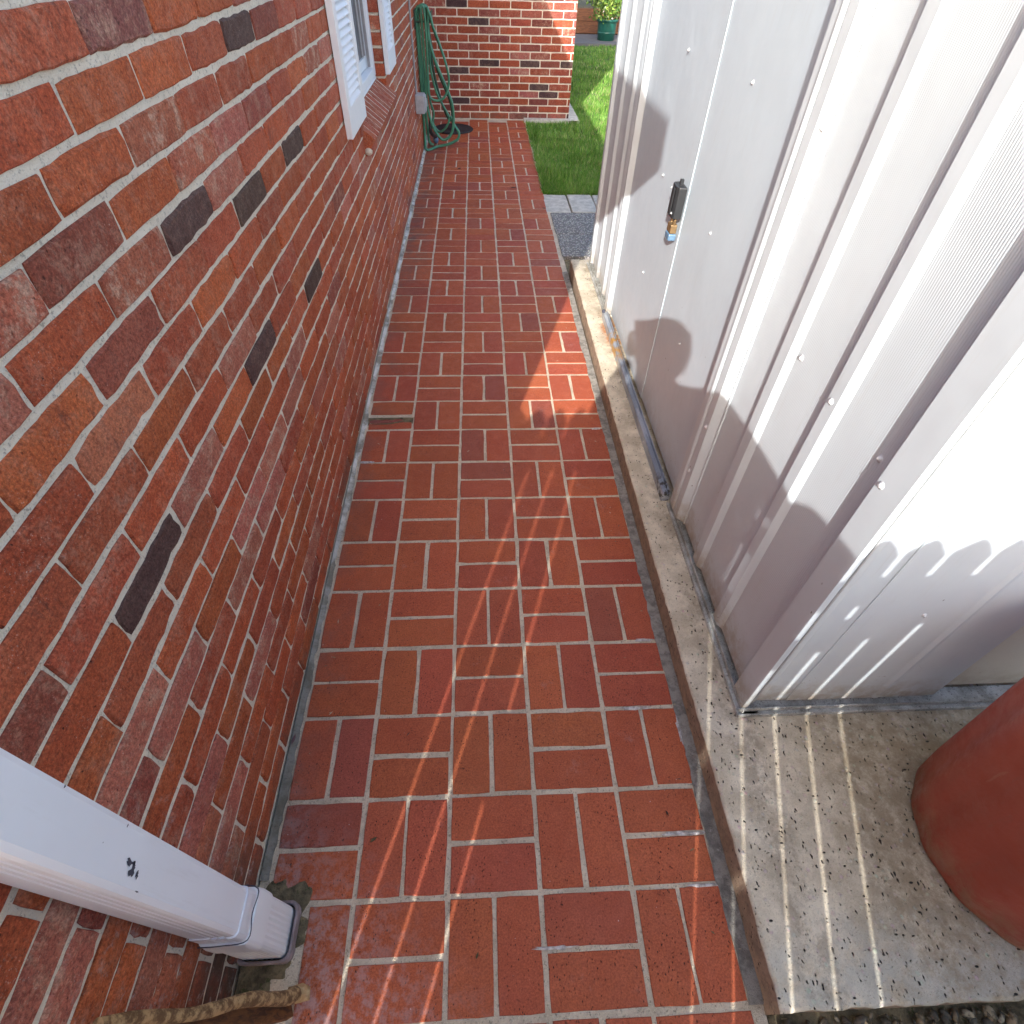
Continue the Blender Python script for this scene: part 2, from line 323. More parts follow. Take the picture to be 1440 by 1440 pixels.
M['plank'] = wood('wet_brown_timber', (.20, .085, .03), (.07, .032, .018), (8, 8, 1))
M['gate'] = wood('white_painted_gate_wood', (.75, .74, .70), (.62, .60, .55), (9, 9, .6))  # white is an assumed colour, chosen to bounce light into the shaded path
M['timber'] = wood('brown_retaining_timber', (.26, .10, .045), (.12, .055, .03), (1, 9, 9), 8)
M['soffit'] = simple('white_soffit', (.6, .6, .6), .6)
M['roof'] = simple('dark_shingle', (.09, .08, .075), .9, bump=.01)
M['glass'] = N('window_glass').done((.02, .022, .025), .05, None, spec=.8)
M['lens'] = M['black']
k = N('lawn_soil'); M['lawn'] = k.done(k.mix(k.ramp(k.noise(9, 5, .7), .4, .65), (.045, .085, .02), (.09, .085, .04)), .95)
k = N('grass_blade'); oi = k.n('ShaderNodeAttribute', attribute_name='tint')
c = k.mix(1., oi.outputs['Color'], k.mix(k.ramp(k.noise(3, 4), .35, .65), (1, 1, 1), (.62, .72, .5)), 'MULTIPLY')
M['grass'] = k.done(c, .55, spec=.35)
def leafmat(name):
    k = N(name); oi = k.n('ShaderNodeAttribute', attribute_name='tint'); return k.done(oi.outputs['Color'], .4, spec=.5)
M['leaf'] = leafmat('leaf')
M['ground'] = simple('garden_ground', (.09, .08, .05), .95, sc=6, bump=.01)
M['cloth'] = simple('dark_blue_cloth', (.03, .04, .08), .9, sc=60)
M['denim'] = simple('grey_trousers', (.07, .075, .09), .9, sc=80)
M['skin'] = simple('skin', (.50, .30, .21), .55, var=.1)
M['hair'] = simple('dark_hair', (.03, .02, .015), .6, sc=80)

# ---------------------------------------------------------------- ground
g = MB().add([(-60, -60, -.03), (60, -60, -.03), (60, 60, -.03), (-60, 60, -.03)], [(0, 1, 2, 3)]).build('ground', M['ground'], kind='structure')

tag_ = MB().add([(-8, -9, -.02), (8, -9, -.02), (8, -.9, -.02), (-8, -.9, -.02)], [(0, 1, 2, 3)]).build('bounce_patio', M['pale'], kind='structure')  # unseen pale ground added behind the fence to bounce sunlight

# brick piece: front face in local xy, facing local +z, centred
def piece(L, H, D, nl, nh, jit, ch, seed, bow=0):
    r_ = random.Random(seed)
    per = []
    for i in range(nl): per.append((-L/2+L*i/nl, -H/2))
    for i in range(nh): per.append((L/2, -H/2+H*i/nh))
    for i in range(nl): per.append((L/2-L*i/nl, H/2))
    for i in range(nh): per.append((-L/2, H/2-H*i/nh))
    out, inn, bk = [], [], []
    for (x, y) in per:
        jx, jy = r_.uniform(-jit, jit), r_.uniform(-jit, jit)
        crn = abs(abs(x)-L/2) < 1e-6 and abs(abs(y)-H/2) < 1e-6
        if crn: jx -= math.copysign(jit*.9, x); jy -= math.copysign(jit*.9, y)
        X, Y = x+jx, y+jy; c_ = ch*r_.uniform(.6, 1.4)
        out.append((X, Y, -ch*r_.uniform(.8, 1.3)))
        inn.append((X-math.copysign(min(c_, abs(X)), X)*(1 if abs(abs(x)-L/2) < 1e-6 else 0), Y-math.copysign(min(c_, abs(Y)), Y)*(1 if abs(abs(y)-H/2) < 1e-6 else 0), r_.uniform(-bow, bow)))
        bk.append((X, Y, -D))
    n = len(per); fs = []
    for i in range(n):
        j = (i+1) % n
        fs.append((i, j, n+j, n+i)); fs.append((2*n+i, 2*n+j, j, i))
    fs.append(tuple(range(n, 2*n)))
    return out+inn+bk, fs
def piece_mesh(args, mat, name):
    v, f = piece(*args); return MB().add(v, f).mesh(name, mat)
AX_WALL = Matrix(((0, 0, 1, 0), (1, 0, 0, 0), (0, 1, 0, 0), (0, 0, 0, 1)))      # faces +x
AX_FRONT = Matrix(((1, 0, 0, 0), (0, 0, -1, 0), (0, 1, 0, 0), (0, 0, 0, 1)))    # faces -y
AX_EAST = AX_WALL
AX_FLOOR = Matrix.Identity(4)

def lay(pieces, parent, mat, mat_s, name, limit=300):
    """pieces: (matrix, base size, variants, scale(x,y), colour). The `limit` that show largest become single objects."""
    def area(p):
        mt, (L, H), _, sc, _ = p; q = []
        nrm = mt.to_3x3() @ Vector((0, 0, 1))
        if (CP-mt.translation).dot(nrm) <= 0: return 0
        vis = 0
        for a, b in ((-1, -1), (1, -1), (1, 1), (-1, 1)):
            X, Y, Z = project(mt @ Vector((a*L*sc[0]/2, b*H*sc[1]/2, 0)))
            if Z < .02: return 0
            if -5 < X < 1445 and -5 < Y < 1445: vis += 1
            q.append((min(max(X, 0), 1440), min(max(Y, 0), 1440)))
        if vis == 0: return 0
        return abs(sum(q[i][0]*q[(i+1) % 4][1]-q[(i+1) % 4][0]*q[i][1] for i in range(4)))/2
    order = sorted(range(len(pieces)), key=lambda i: -area(pieces[i]))
    top = set(i for i in order[:limit] if area(pieces[i]) > 0)
    cache = {}; mb = MB()
    for i, (mt, size, var, sc, colr) in enumerate(pieces):
        if i in top:
            if var not in cache: cache[var] = piece_mesh(var, mat, name)
            o = bpy.data.objects.new(name, cache[var]); COL.objects.link(o)
            o.matrix_world = mt @ Matrix.Diagonal((sc[0], sc[1], 1, 1)); o.color = colr
            o.parent = parent
        else:
            v, f = piece(*var[:3], 2, 1, var[5], var[6], var[7]) if area(pieces[i]) == 0 else piece(*var)
            mb.add(v, f, colr, mat=mt @ Matrix.Diagonal((sc[0], sc[1], 1, 1)))
    if mb.v: mb.build(name, mat_s, parent, colattr=True, kind='stuff')

# ---------------------------------------------------------------- the brick path
XL, XR = -.209, .805
path = MB().add([(XL, -3, -.0026), (.834, -3, -.0026), (.834, 7.27, -.0026), (XL, 7.27, -.0026)], [(0, 1, 2, 3)]).build('brick_path', M['grout'], kind='structure')
path['label'] = 'red brick path in a basketweave pattern between house and shed'
G = .2032; J = .0102
PVAR = [(G-J, G/2-J, .05, 6, 3, .0007 if s < 6 else .0015, .0012 if s < 6 else .0024, s, .0003) for s in range(9)]
pav = []
def pcol():
    t = random.random(); b = random.uniform(.92, 1.08)
    if t < .5: c_ = (.44, .108, .044)
    elif t < .8: c_ = (.42, .098, .048)
    elif t < .93: c_ = (.46, .118, .046)
    else: c_ = (.35, .092, .054)
    return (c_[0]*b, c_[1]*b*random.uniform(.94, 1.08), c_[2]*b, .25 if random.random() < .3 else .0)
for r_ in range(-14, 36):
    for c_ in range(-1, 4):
        y0 = r_*G*1.0022; xs = c_*G
        x0, x1 = max(xs, XL+.018), min(xs+G, XR+J/2)
        if c_ == -1: x0 = XL+.017+random.uniform(-.002, .003)
        if c_ == 3: x1 = XR+J/2+random.uniform(-.004, .003)
        for h_ in range(2):
            if (r_+c_) % 2 == 0:     # two bricks lying across
                cx, cy_, Lx, Ly, rot = (x0+x1)/2, y0+G*(.25+.5*h_), x1-x0-J, G/2-J, 0
            else:
                ww = (x1-x0)/2; cx, cy_, Lx, Ly, rot = x0+ww*(.5+h_), y0+G/2, ww-J, G-J, 1
                if r_ == 0 and c_ == -1 and h_ == 0: continue
            if cy_+Ly/2 > 7.268: continue
            if (r_, c_, h_) == (9, -1, 0): Ly *= .46; cy_ -= .022
            if (r_, c_, h_) == (1, -1, 0): Lx *= .985; cx += .002
            jz = random.uniform(-.0012, .0010); a_ = random.gauss(0, .0035)
            T = Matrix.Translation((cx+random.gauss(0, .0008), cy_+random.gauss(0, .0008), jz)) @ Matrix.Rotation(a_+(math.pi/2 if rot else 0)+(math.pi if random.random() < .5 else 0), 4, 'Z') @ Matrix.Rotation(random.gauss(0, .003), 4, 'X')
            sL, sH = (Lx/(G-J), Ly/(G/2-J)) if not rot else (Ly/(G-J), Lx/(G/2-J))
            if (r_, c_, h_) == (9, -1, 0): T = T @ Matrix.Rotation(.035, 4, 'Z')
            pav.append((T, (G-J, G/2-J), random.choice(PVAR), (sL, sH), pcol()))
lay(pav, path, M['paver'], M['paver_s'], 'paver', 300)
def ragged(x_in, x_out, z_in, z_out, y0, y1, amp, step=.012, sign=1):
    mb = MB(); vs = []; n = int((y1-y0)/step); a = b = 0.
    for i in range(n+1):
        y = y0+(y1-y0)*i/n
        a = a*.75+random.gauss(0, amp*.6); b = b*.9+random.gauss(0, amp*.25)
        e = x_in+sign*(a+b)
        vs += [(e, y, z_in-.004), (e-sign*.0, y, z_in), ((e*.5+x_out*.5), y, (z_in+z_out)/2+random.uniform(-.001, .001)), (x_out, y, z_out)]
    fs = [(4*i+k_, 4*i+k_+1, 4*i+4+k_+1, 4*i+4+k_) for i in range(n) for k_ in range(3)]
    if sign < 0: fs = [f[::-1] for f in fs]
    return mb.add(vs, fs)
random.seed(21)
ragged(-.1935, -.2088, .0016, .007, .25, 7.26, .0030, sign=1).build('mortar_fillet', M['lime'], path)
ragged(.8035, .8345, .0014, .004, .0, 3.37, .0022, sign=-1).build('edging_joint', M['joint'], path)
# broken paver and crack by the house wall
MB().add([(-.19, 1.866, -.0019), (.0, 1.876, -.0019), (.0, 1.9185, -.0019), (-.19, 1.9185, -.0019)], [(0, 1, 2, 3)]).build('open_joint', M['soil'], path)
crk = MB()
v_, f_ = piece(.15, .026, .03, 8, 1, .004, .003, 3, .001)
crk.add(v_, f_, mat=Matrix.Translation((-.110, 1.8915, -.0008)) @ Matrix.Rotation(.04, 4, 'Z') @ Matrix.Rotation(.05, 4, 'X'))
o = crk.build('broken_paver', M['paver'], path); o.color = (.30, .085, .055, .2); o['label'] = 'cracked sunken sliver of red paver beside the wall'
mbk = MB()
for pts, wd in (([(-.19, 1.878), (-.15, 1.872), (-.1, 1.874), (-.06, 1.884), (-.02, 1.902), (.0, 1.905)], .0055), ([(-.185, 1.908), (-.13, 1.914), (-.06, 1.915), (.02, 1.913), (.075, 1.912), (.085, 1.898)], .0022)):
    vs = []
    for i, (x, y) in enumerate(pts):
        t_ = wd*(1-abs(2*i/(len(pts)-1)-1)*.85); vs += [(x, y-t_, .0008), (x, y+t_, .0008)]
    mbk.add(vs, [(2*i, 2*i+2, 2*i+3, 2*i+1) for i in range(len(pts)-1)])
mbk.build('crack', M['soil'], path)

# white lime smears on the mortar joints along the right-hand side and by the wall
def smear(x, y, lx, ly, h=.0016, seed=0):
    r_ = random.Random(seed); n = 16; mb = MB(); out = []; inn = []
    for i in range(n):
        a_ = 2*math.pi*i/n; q = r_.uniform(.6, 1.2)
        out.append((x+lx*math.cos(a_)*q, y+ly*math.sin(a_)*q, .0004)); inn.append((x+lx*.6*math.cos(a_)*q, y+ly*.6*math.sin(a_)*q, h))
    return mb.add(out+inn, [(i, (i+1) % n, n+(i+1) % n, n+i) for i in range(n)]+[tuple(range(n, 2*n))])
k = N('lime_splash'); M['splash'] = k.done(k.mix(k.ramp(k.noise(70, 5, .7), .4, .62), (.62, .58, .56), (.36, .31, .27)), .9, k.bump(k.noise(90, 4), .003))
sm_ = MB()
for i, (px, py, lx, ly) in enumerate([(905, 900, .03, .006), (893, 996, .045, .006), (958, 1172, .05, .0055), (955, 1025, .006, .04), (993, 1245, .04, .005), (838, 603, .02, .007), (515, 650, .03, .008), (873, 683, .02, .003), (780, 1333, .05, .004), (930, 905, .012, .004)]):
    q = on_z(px, py); s_ = smear(q.x, q.y, lx, ly, .0016, i); sm_.add(s_.v, s_.f)
sm_.build('lime_smear', M['splash'], path, kind='stuff')

# soil patch around the drain at the foot of the downspout
mb = MB(); nr = 40; na = 90; ring = []; rough_ = [random.random() for _ in range(na+1)]; rough_ = [(rough_[max(0, j-1)]+rough_[j]+rough_[min(na, j+1)])/3 for j in range(na+1)]
for i in range(nr+1):
    row = []
    for j in range(na+1):
        a = -math.pi*.5+math.pi*j/na; q = i/nr
        Rm = .098+.014*math.sin(3.1*a+.4)+.008*math.sin(11*a)+.005*math.sin(23*a+1)+(.030 if a > .2 else 0)*max(0, math.sin((a-.2)*2.3))**2
        Rm *= 1+.10*(rough_[j]-.5)
        x = -.2065+Rm*q*math.cos(a)*1.05; y = .135+Rm*q*math.sin(a)*1.15
        row.append((max(x, -.2085), max(y, .006), (.004+.006*(1-q))*(1-q**6)+random.uniform(-.0014, .0016)-(.003 if i == nr else 0)))
    ring.append(row)
vs = [p for r_ in ring for p in r_]
mb.add(vs, [(i*(na+1)+j, (i+1)*(na+1)+j, (i+1)*(na+1)+j+1, i*(na+1)+j+1) for i in range(nr) for j in range(na)], smooth=True)
mb.build('soil', M['soil'], kind='stuff')

# ---------------------------------------------------------------- concrete slab under the shed
def slab_outline():
    pts = []
    def edge(a, b, amp):
        n = max(2, int((Vector(b)-Vector(a)).length/.02))
        for i in range(n):
            t = i/n; pts.append((a[0]+(b[0]-a[0])*t+random.uniform(-amp, amp), a[1]+(b[1]-a[1])*t+random.uniform(-amp, amp)))
    random.seed(4)
    edge((.834, -.014), (3.2, -.03), .0022); edge((3.2, -.03), (3.2, 3.37), .01); edge((3.2, 3.37), (.845, 3.37), .004); edge((.845, 3.37), (.836, 1.5), .0018); edge((.836, 1.5), (.834, -.014), .0018)
    return pts
so = slab_outline(); cen = Vector((2., 1.7))
def inset(p, d):
    x, y = p
    x += d if x < .9 else (-d if x > 3.15 else 0); y += d if y < .02 else (-d if y > 3.34 else 0); return (x, y)
rs = [[(*p, -.02) for p in so], [(*p, .0745) for p in so], [(*inset(p, .0018), .078+random.uniform(-.0006, .0006)) for p in so], [(*inset(p, .0075), .0795) for p in so]]
mb = MB(); mb.rings(rs, cap=False, smooth=True); mb.add(rs[-1], [tuple(range(len(so)))])
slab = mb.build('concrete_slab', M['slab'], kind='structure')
TOP = .0795

# ---------------------------------------------------------------- paving slabs and lawn beyond the shed
pv = MB().add([(.83, 3.37, -.02), (3.2, 3.37, -.02), (3.2, 4.82, -.02), (.83, 4.82, -.02)], [(0, 1, 2, 3)]).build('paved_strip', M['soil'], kind='structure')
def slabpiece(x0, x1, y0, y1, mat, seed):
    v_, f_ = piece(x1-x0-.008, y1-y0-.008, .03, 5, 4, .0015, .004, seed, .0005)
    return MB().add(v_, f_, mat=Matrix.Translation(((x0+x1)/2, (y0+y1)/2, random.uniform(-.002, .003)))).build('paving_slab', mat, pv)
for i in range(4):
    slabpiece(.825+.4*i, 1.225+.4*i, 3.60, 3.985, M['agg'], 40+i); slabpiece(.82+.4*i, 1.22+.4*i, 3.985, 4.40, M['agg'], 50+i)
for i in range(9):
    slabpiece(.79+.2*i, .99+.2*i, 4.41, 4.81, M['pale'], 60+i)
lawn = MB().add([(.808, 4.815, -.012), (9, 4.815, -.012), (9, 13.0, -.012), (-4, 13.0, -.012), (-4, 7.6, -.012), (.808, 7.6, -.012)], [(0, 1, 2, 3, 4, 5)]).build('lawn', M['lawn'], kind='structure')
nb = 90000
t = rng.random(nb); yy = 4.82+8.1*t**1.7; xx = .812+(rng.random(nb)**1.2)*(1.1+.32*(yy-4.8)); 
ok = ~((yy > 7.15) & (xx < 1.40)); xx, yy = xx[ok], yy[ok]; nb = len(xx)
h = (.022+.028*rng.random(nb))*(1+.4*np.sin(xx*7+yy*5)*.5); an = rng.random(nb)*2*np.pi; wd = .0025+.002*rng.random(nb)+.0004*(yy-4.8)
lx, ly = np.cos(an), np.sin(an); le = rng.normal(0, .014, (nb, 2))
V = np.zeros((nb, 3, 3)); V[:, 0, 0] = xx-lx*wd; V[:, 0, 1] = yy-ly*wd; V[:, 1, 0] = xx+lx*wd; V[:, 1, 1] = yy+ly*wd; V[:, 0:2, 2] = -.012
V[:, 2, 0] = xx+le[:, 0]; V[:, 2, 1] = yy+le[:, 1]; V[:, 2, 2] = -.012+h
me = bpy.data.meshes.new('grass'); me.vertices.add(nb*3); me.vertices.foreach_set('co', V.ravel())
me.loops.add(nb*3); me.loops.foreach_set('vertex_index', np.arange(nb*3)); me.polygons.add(nb); me.polygons.foreach_set('loop_start', np.arange(nb)*3)
me.update(calc_edges=True); me.validate()
at = me.color_attributes.new('tint', 'FLOAT_COLOR', 'CORNER')
bc = np.array([[.11, .26, .035], [.18, .36, .055], [.25, .42, .08], [.44, .42, .20]])[rng.choice(4, nb, p=[.34, .33, .22, .11])]*rng.uniform(.7, 1.2, (nb, 1))
at.data.foreach_set('color', np.repeat(np.concatenate([bc, np.ones((nb, 1))], 1), 3, 0).astype(np.float32).ravel())
me.materials.append(M['grass']); o = bpy.data.objects.new('grass', me); COL.objects.link(o); o['kind'] = 'stuff'

# ---------------------------------------------------------------- the brick house
house = thing('brick_house', 'red brick house with white shuttered window along the left of the path', 'house', (-.209, .004, 0))
house.location = (0, 0, 0)
W = -.209; Z0 = .016; CH = .065; PL = .2105; YC = .004
WY0, WY1, WZ0, WZ1 = 2.93, 3.86, .86, 2.03
core = MB(); xb, xf = -.40, W-.0044
core.box(xb, xf, YC+.012, WY0-.012, -.1, 2.25); core.box(xb, xf, WY1+.012, 7.29, -.1, 2.25)
core.box(xb, xf, WY0-.012, WY1+.012, -.1, WZ0-.07); core.box(xb, xf, WY0-.012, WY1+.012, WZ1+.012, 2.25)
core.build('side_wall', M['mortar'], house)
MB().box(-6, xb, YC+.0045, 7.4, -.1, 2.25).build('house_core', M['mortar'], house)
MB().box(-6, 1.3-.0045, 7.2745, 11.5, -.1, 2.25).build('wing_wall', M['mortar'], house)
bl = PL-.0065; bh = CH-.0100
WVAR = [(bl, bh, .085, 7, 3, .0011, .0026, 100+s, .0007) for s in range(10)]
WVR = [(bl, bh, .085, 8, 3, .0019, .0042, 130+s, .001) for s in range(6)]
DARK = {(1.565, 1.27): 3, (1.063, 1.08): 3, (1.371, 1.014): 3, (.742, 1.141): 2, (1.657, .666): 3, (1.042, 1.34): 4, (1.757, 1.023): 3, (1.667, 1.319): 2, (1.036, 1.208): 5, (.84, 1.09): 5, (.803, 1.034): 2,
        (.509, .765): 3, (1.124, .749): 3, (.693, 1.009): 2, (.727, .753): 1, (1.005, .535): 1, (.739, .575): 1, (1.044, .81): 1, (1.241, .561): 1, (.693, .507): 1, (.28, .57): 2, (.312, .622): 1, (.66, .75): 1, (1.27, 1.15): 1}
def wcol(kind=None, far=False):
    t = random.random()
    if kind is None:
        if far: kind = 0 if t < .40 else 6 if t < .62 else 2 if t < .80 else 3 if t < .88 else 5 if t < .97 else 1
        else: kind = 0 if t < .52 else 6 if t < .85 else 1 if t < .945 else 2 if t < .965 else 5
    b = random.uniform(.86, 1.14)
    c_ = {0: (.45, .104, .039), 6: (.41, .094, .044), 1: (.44, .140, .092), 2: (.30, .080, .050), 3: (.105, .060, .047), 4: (.28, .10, .08), 5: (.44, .13, .07)}[kind]
    if far: c_ = (c_[0]*.78, c_[1]*.76, c_[2]*.95)
    al = {0: .22, 6: .35, 1: .7, 2: .4, 3: .15, 4: .7, 5: 1.}[kind]*(1 if random.random() < .7 else .2)
    return (c_[0]*b, c_[1]*b*random.uniform(.92, 1.1), c_[2]*b, al)
random.seed(11)
pcs = []
def course(y0, y1, z, off, put, big=True):
    n0 = math.floor((y0-off)/PL)
    y = off+n0*PL
    while y < y1:
        a, b = max(y, y0), min(y+PL, y1)
        if b-a > .014: put(a, b, z)
        y += PL
def put_side(a, b, z):
    j = random.gauss(0, .0012); L = b-a-.0065; yc = (a+b)/2+j; zc = z+CH/2
    kind = None
    for (dy, dz), kd in DARK.items():
        if a < dy < b and abs(zc-dz) < CH/2: kind = kd
    T = Matrix.Translation((W+random.uniform(-.0016, .0016), yc, zc+random.gauss(0, .0007))) @ Matrix.Rotation(random.gauss(0, .004), 4, 'X') @ Matrix.Rotation(random.gauss(0, .006), 4, 'Z') @ AX_WALL
    if random.random() < .5: T = T @ Matrix.Rotation(math.pi, 4, 'Z')
    pcs.append((T, (bl, bh), random.choice(WVAR if random.random() < .6 else WVR), (L/bl, random.uniform(.98, 1.02)), wcol(kind)))
for kk in range(0, 35):
    z = Z0+kk*CH; off = 0. if kk % 2 else .1055
    if z+CH > WZ0-.066 and z < WZ1: 
        iv = [(YC, WY0), (WY1, 7.27)]
    else: iv = [(YC, 7.27)]
    for a, b in iv: course(a, b, z, off, put_side)
# the gable end (round the corner behind the camera)
def put_front(a, b, z, Y=YC, far=False):
    T = Matrix.Translation(((a+b)/2, Y+random.uniform(-.0012, .0012), z+CH/2)) @ AX_FRONT
    pcs.append((T, (bl, bh), random.choice(WVAR), ((b-a-.0095)/bl, .975), wcol(None, far)))
for kk in range(0, 35): course(-2.5, W-.088 if kk % 2 else W-.001, Z0+kk*CH, W-.0 if kk % 2 else W-.105, put_front)
# wing across the end of the path
WZ = -.003
for kk in range(0, 35):
    course(W-.003, 1.3, WZ+kk*.0641, .11-.209 if kk % 2 else .005-.209, lambda a, b, z: put_front(a, b, z, 7.27, True))
for kk in range(0, 35):
    def pe(a, b, z):
        T = Matrix.Translation((1.3, (a+b)/2, z+CH/2)) @ AX_EAST; pcs.append((T, (bl, bh), random.choice(WVAR), ((b-a-.0075)/bl, 1), wcol(None, True)))
    course(7.36, 11.4, WZ+kk*.0641, .0 if kk % 2 else .1055, pe)
# sloping rowlock sill
nS = 14; pS = 1.0/nS; ang = math.atan2(.085, .11)
for i in range(nS):
    yc = 2.90+pS*(i+.5)
    X = Vector((math.cos(ang), 0, -math.sin(ang))); Y = Vector((0, 1, 0)); Zv = X.cross(Y)
    T = Matrix((X, Y, Zv)).transposed().to_4x4(); T.translation = Vector((-.207, yc, .822))+Zv*random.uniform(-.001, .001)
    pcs.append((T, (.125, .061), (.125, .061, .085, 4, 3, .0012, .003, 170+i % 4, .0006), (1, 1), wcol(6)))
lay(pcs, house, M['brick'], M['brick_s'], 'brick', 300)
X = Vector((math.cos(ang), 0, -math.sin(ang))); Zv = X.cross(Vector((0, 1, 0)))
T = Matrix((X, Vector((0, 1, 0)), Zv)).transposed().to_4x4(); T.translation = Vector((-.207, 3.4, .822))
MB().box(-.06, .0605, -.490, .490, -.082, -.0022, mat=T).build('sill_mortar', M['mortar'], house)
mb = MB(); mb.lathe((-.197, 2.905, .74), [(.004, -.016), (.016, -.008), (.018, .004), (.006, .014)], 8); mb.build('mortar_lump', M['mortar'], house)
# footing of the wing
MB().box(.80, 1.385, 7.185, 7.268, -.05, .018).build('footing', M['pale'], house, bevel=.004)
MB().box(1.302, 1.41, 7.185, 8.3, -.05, .016).build('footing', M['pale'], house, bevel=.004)
# roof, soffit, gutter: hip corner overhanging the path
XE, YE, ZE = .14, -.33, 2.38
mb = MB(); mb.box(-6, XE-.001, YE+.001, 6.9, 2.255, 2.262); mb.build('soffit', M['soffit'], house)
mb = MB(); mb.box(XE-.02, XE, YE, 6.9, 2.225, ZE); mb.box(-6, XE-.021, YE, YE+.02, 2.225, ZE); mb.build('fascia', M['soffit'], house)
mb = MB(); mb.add([(XE, YE, ZE), (XE, 11.5, ZE), (-3, 11.5, ZE+.95), (-3, YE+3.14, ZE+.95), (-6, YE, ZE), (-6, YE+3.14, ZE+.95)], [(0, 1, 2, 3), (0, 3, 5, 4)]); mb.build('roof', M['roof'], house)
mb = MB(); mb.box(-6, 1.55, 7.02, 11.5, 2.255, 2.27); mb.add([(-6, 7.0, 2.28), (1.57, 7.0, 2.28), (1.57, 11.5, 2.28), (-6, 9.3, 3.0), (-1, 9.3, 3.0)], [(0, 1, 4, 3), (1, 2, 4)]); mb.build('wing_roof', M['roof'], house)

# window
win = bpy.data.objects.new('window', None); COL.objects.link(win); win.parent = house
fr = MB(); X0, X1 = -.345, -.259
fr.box(X0, X1, WY0, WY0+.05, WZ0+.012, WZ1); fr.box(X0, X1, WY1-.05, WY1, WZ0+.012, WZ1); fr.box(X0, X1, WY0+.0505, WY1-.0505, WZ1-.05, WZ1); fr.box(X0, X1, WY0+.0505, WY1-.0505, WZ0+.012, WZ0+.05)
fr.build('window_frame', M['vinyl'], win, bevel=.003)
sl = MB(); sl.prism([(-.35, WZ0-.01), (-.35, WZ0+.03), (-.262, WZ0+.008), (-.2595, WZ0-.002)], WY0+.001, WY1-.001, mat=Matrix(((1, 0, 0, 0), (0, 0, 1, 0), (0, 1, 0, 0), (0, 0, 0, 1)))); sl.build('window_sill', M['vinyl'], win)
ss = MB(); 
for a, b in ((WY0+.055, WY0+.095), (WY1-.095, WY1-.055)): ss.box(-.325, -.295, a, b, WZ0+.05, WZ1-.05)
for a, b in ((WZ0+.055, WZ0+.10), (1.44, 1.48)): ss.box(-.325, -.295, WY0+.0955, WY1-.0955, a, b)
ss.build('sash', M['vinyl'], win, bevel=.002)
MB().box(-.314, -.306, WY0+.09, WY1-.09, WZ0+.1, WZ1-.05).build('pane', M['glass'], win)
tr = MB(); tr.box(-.293, -.285, WY1-.13, WY1-.118, WZ0+.11, WZ1-.05); tr.box(-.283, -.270, WY1-.1, WY1-.088, WZ0+.06, WZ1-.05); tr.build('screen_track', M['pipe'], win)
# shutters
def shutter(y0, y1, z0, z1, label):
    s = bpy.data.objects.new('shutter', None); COL.objects.link(s); s.parent = house; s['label'] = label
    x0, x1 = W+.0015, W+.026; f = MB(); st = .055
    f.box(x0, x1, y0, y0+st, z0, z1); f.box(x0, x1, y1-st, y1, z0, z1)
    f.box(x0, x1-.0004, y0+st+.0002, y1-st-.0002, z0, z0+.095); f.box(x0, x1-.0004, y0+st+.0002, y1-st-.0002, z1-.08, z1); f.box(x0, x1-.0004, y0+st+.0002, y1-st-.0002, 1.44, 1.50)
    f.box(x0, x0+.006, y0+st, y1-st, z0+.09, z1-.08)
    f.build('shutter_frame', M['vinyl'], s, bevel=.002)
    z = z0+.107
    lm = None
    while z < z1-.09:
        if not (1.42 < z < 1.50):
            if lm is None:
                l = MB(); yl = (y1-y0)/2-st-.001
                l.add([(-.013, -yl, .013), (-.013, yl, .013), (.0075, yl, -.010), (.0075, -yl, -.010), (.0075, yl, -.0125), (.0075, -yl, -.0125), (-.013, yl, .009), (-.013, -yl, .009)],
                      [(0, 3, 2, 1), (3, 5, 4, 2), (5, 7, 6, 4), (0, 7, 5, 3), (1, 2, 4, 6)])
                lm = l.mesh('louver', M['vinyl'])
            o = bpy.data.objects.new('louver', lm); COL.objects.link(o); o.parent = s; o.location = (W+.0155, (y0+y1)/2, z)
        z += .0242
shutter(2.517, 2.905, .873, 2.03, 'nearer white louvered shutter on the brick wall')
shutter(3.87, 4.235, .873, 2.03, 'farther white louvered shutter on the brick wall')

# ---------------------------------------------------------------- downspout
ds = thing('downspout', 'white painted metal downspout with scuffed paint rising from the path corner up the brick wall', 'downspout', (-.165, .157, 0))
ds.location = (0, 0, 0)
def rrect(cx, cy_, hx, hy, r_, z, n=4):
    p = []
    for q, (sx_, sy_) in enumerate(((1, -1), (1, 1), (-1, 1), (-1, -1))):
        for i in range(n+1):
            a = -math.pi/2+q*math.pi/2+i*math.pi/2/n
            p.append((cx+sx_*(hx-r_)+r_*math.cos(a), cy_+sy_*(hy-r_)+r_*math.sin(a), z))
    return p
xf, xw = -.125, -.200
def pipe_prof(z, g=0.):    # rectangular pipe with three fine grooves in its near and far faces
    p = []; y0, y1 = .1205-g, .190+g; a, b = xw-g, xf+g
    p += [(b, y0+.008), (b, y1-.008), (b-.004, y1-.0015), (b-.010, y1)]
    for q in (.012, .024, .036): p += [(b-.006-q, y1), (b-.0085-q, y1-.003), (b-.011-q, y1)]
    p += [(a, y1), (a, y0)]
    for q in (.036, .024, .012): p += [(b-.011-q, y0), (b-.0085-q, y0+.003), (b-.006-q, y0)]
    p += [(b-.010, y0), (b-.004, y0+.0015)]
    return [(x, y, z) for x, y in p]
mb = MB(); mb.rings([pipe_prof(z) for z in (.292, .6, 1.0, 1.5, 2.2)], smooth=False)
pipe = mb.build('pipe', M['gutter'], ds)
mb = MB(); mb.rings([pipe_prof(.245, .0022), pipe_prof(.294, .0022)], smooth=False); mb.build('collar', M['gutter'], ds, bevel=.0015)
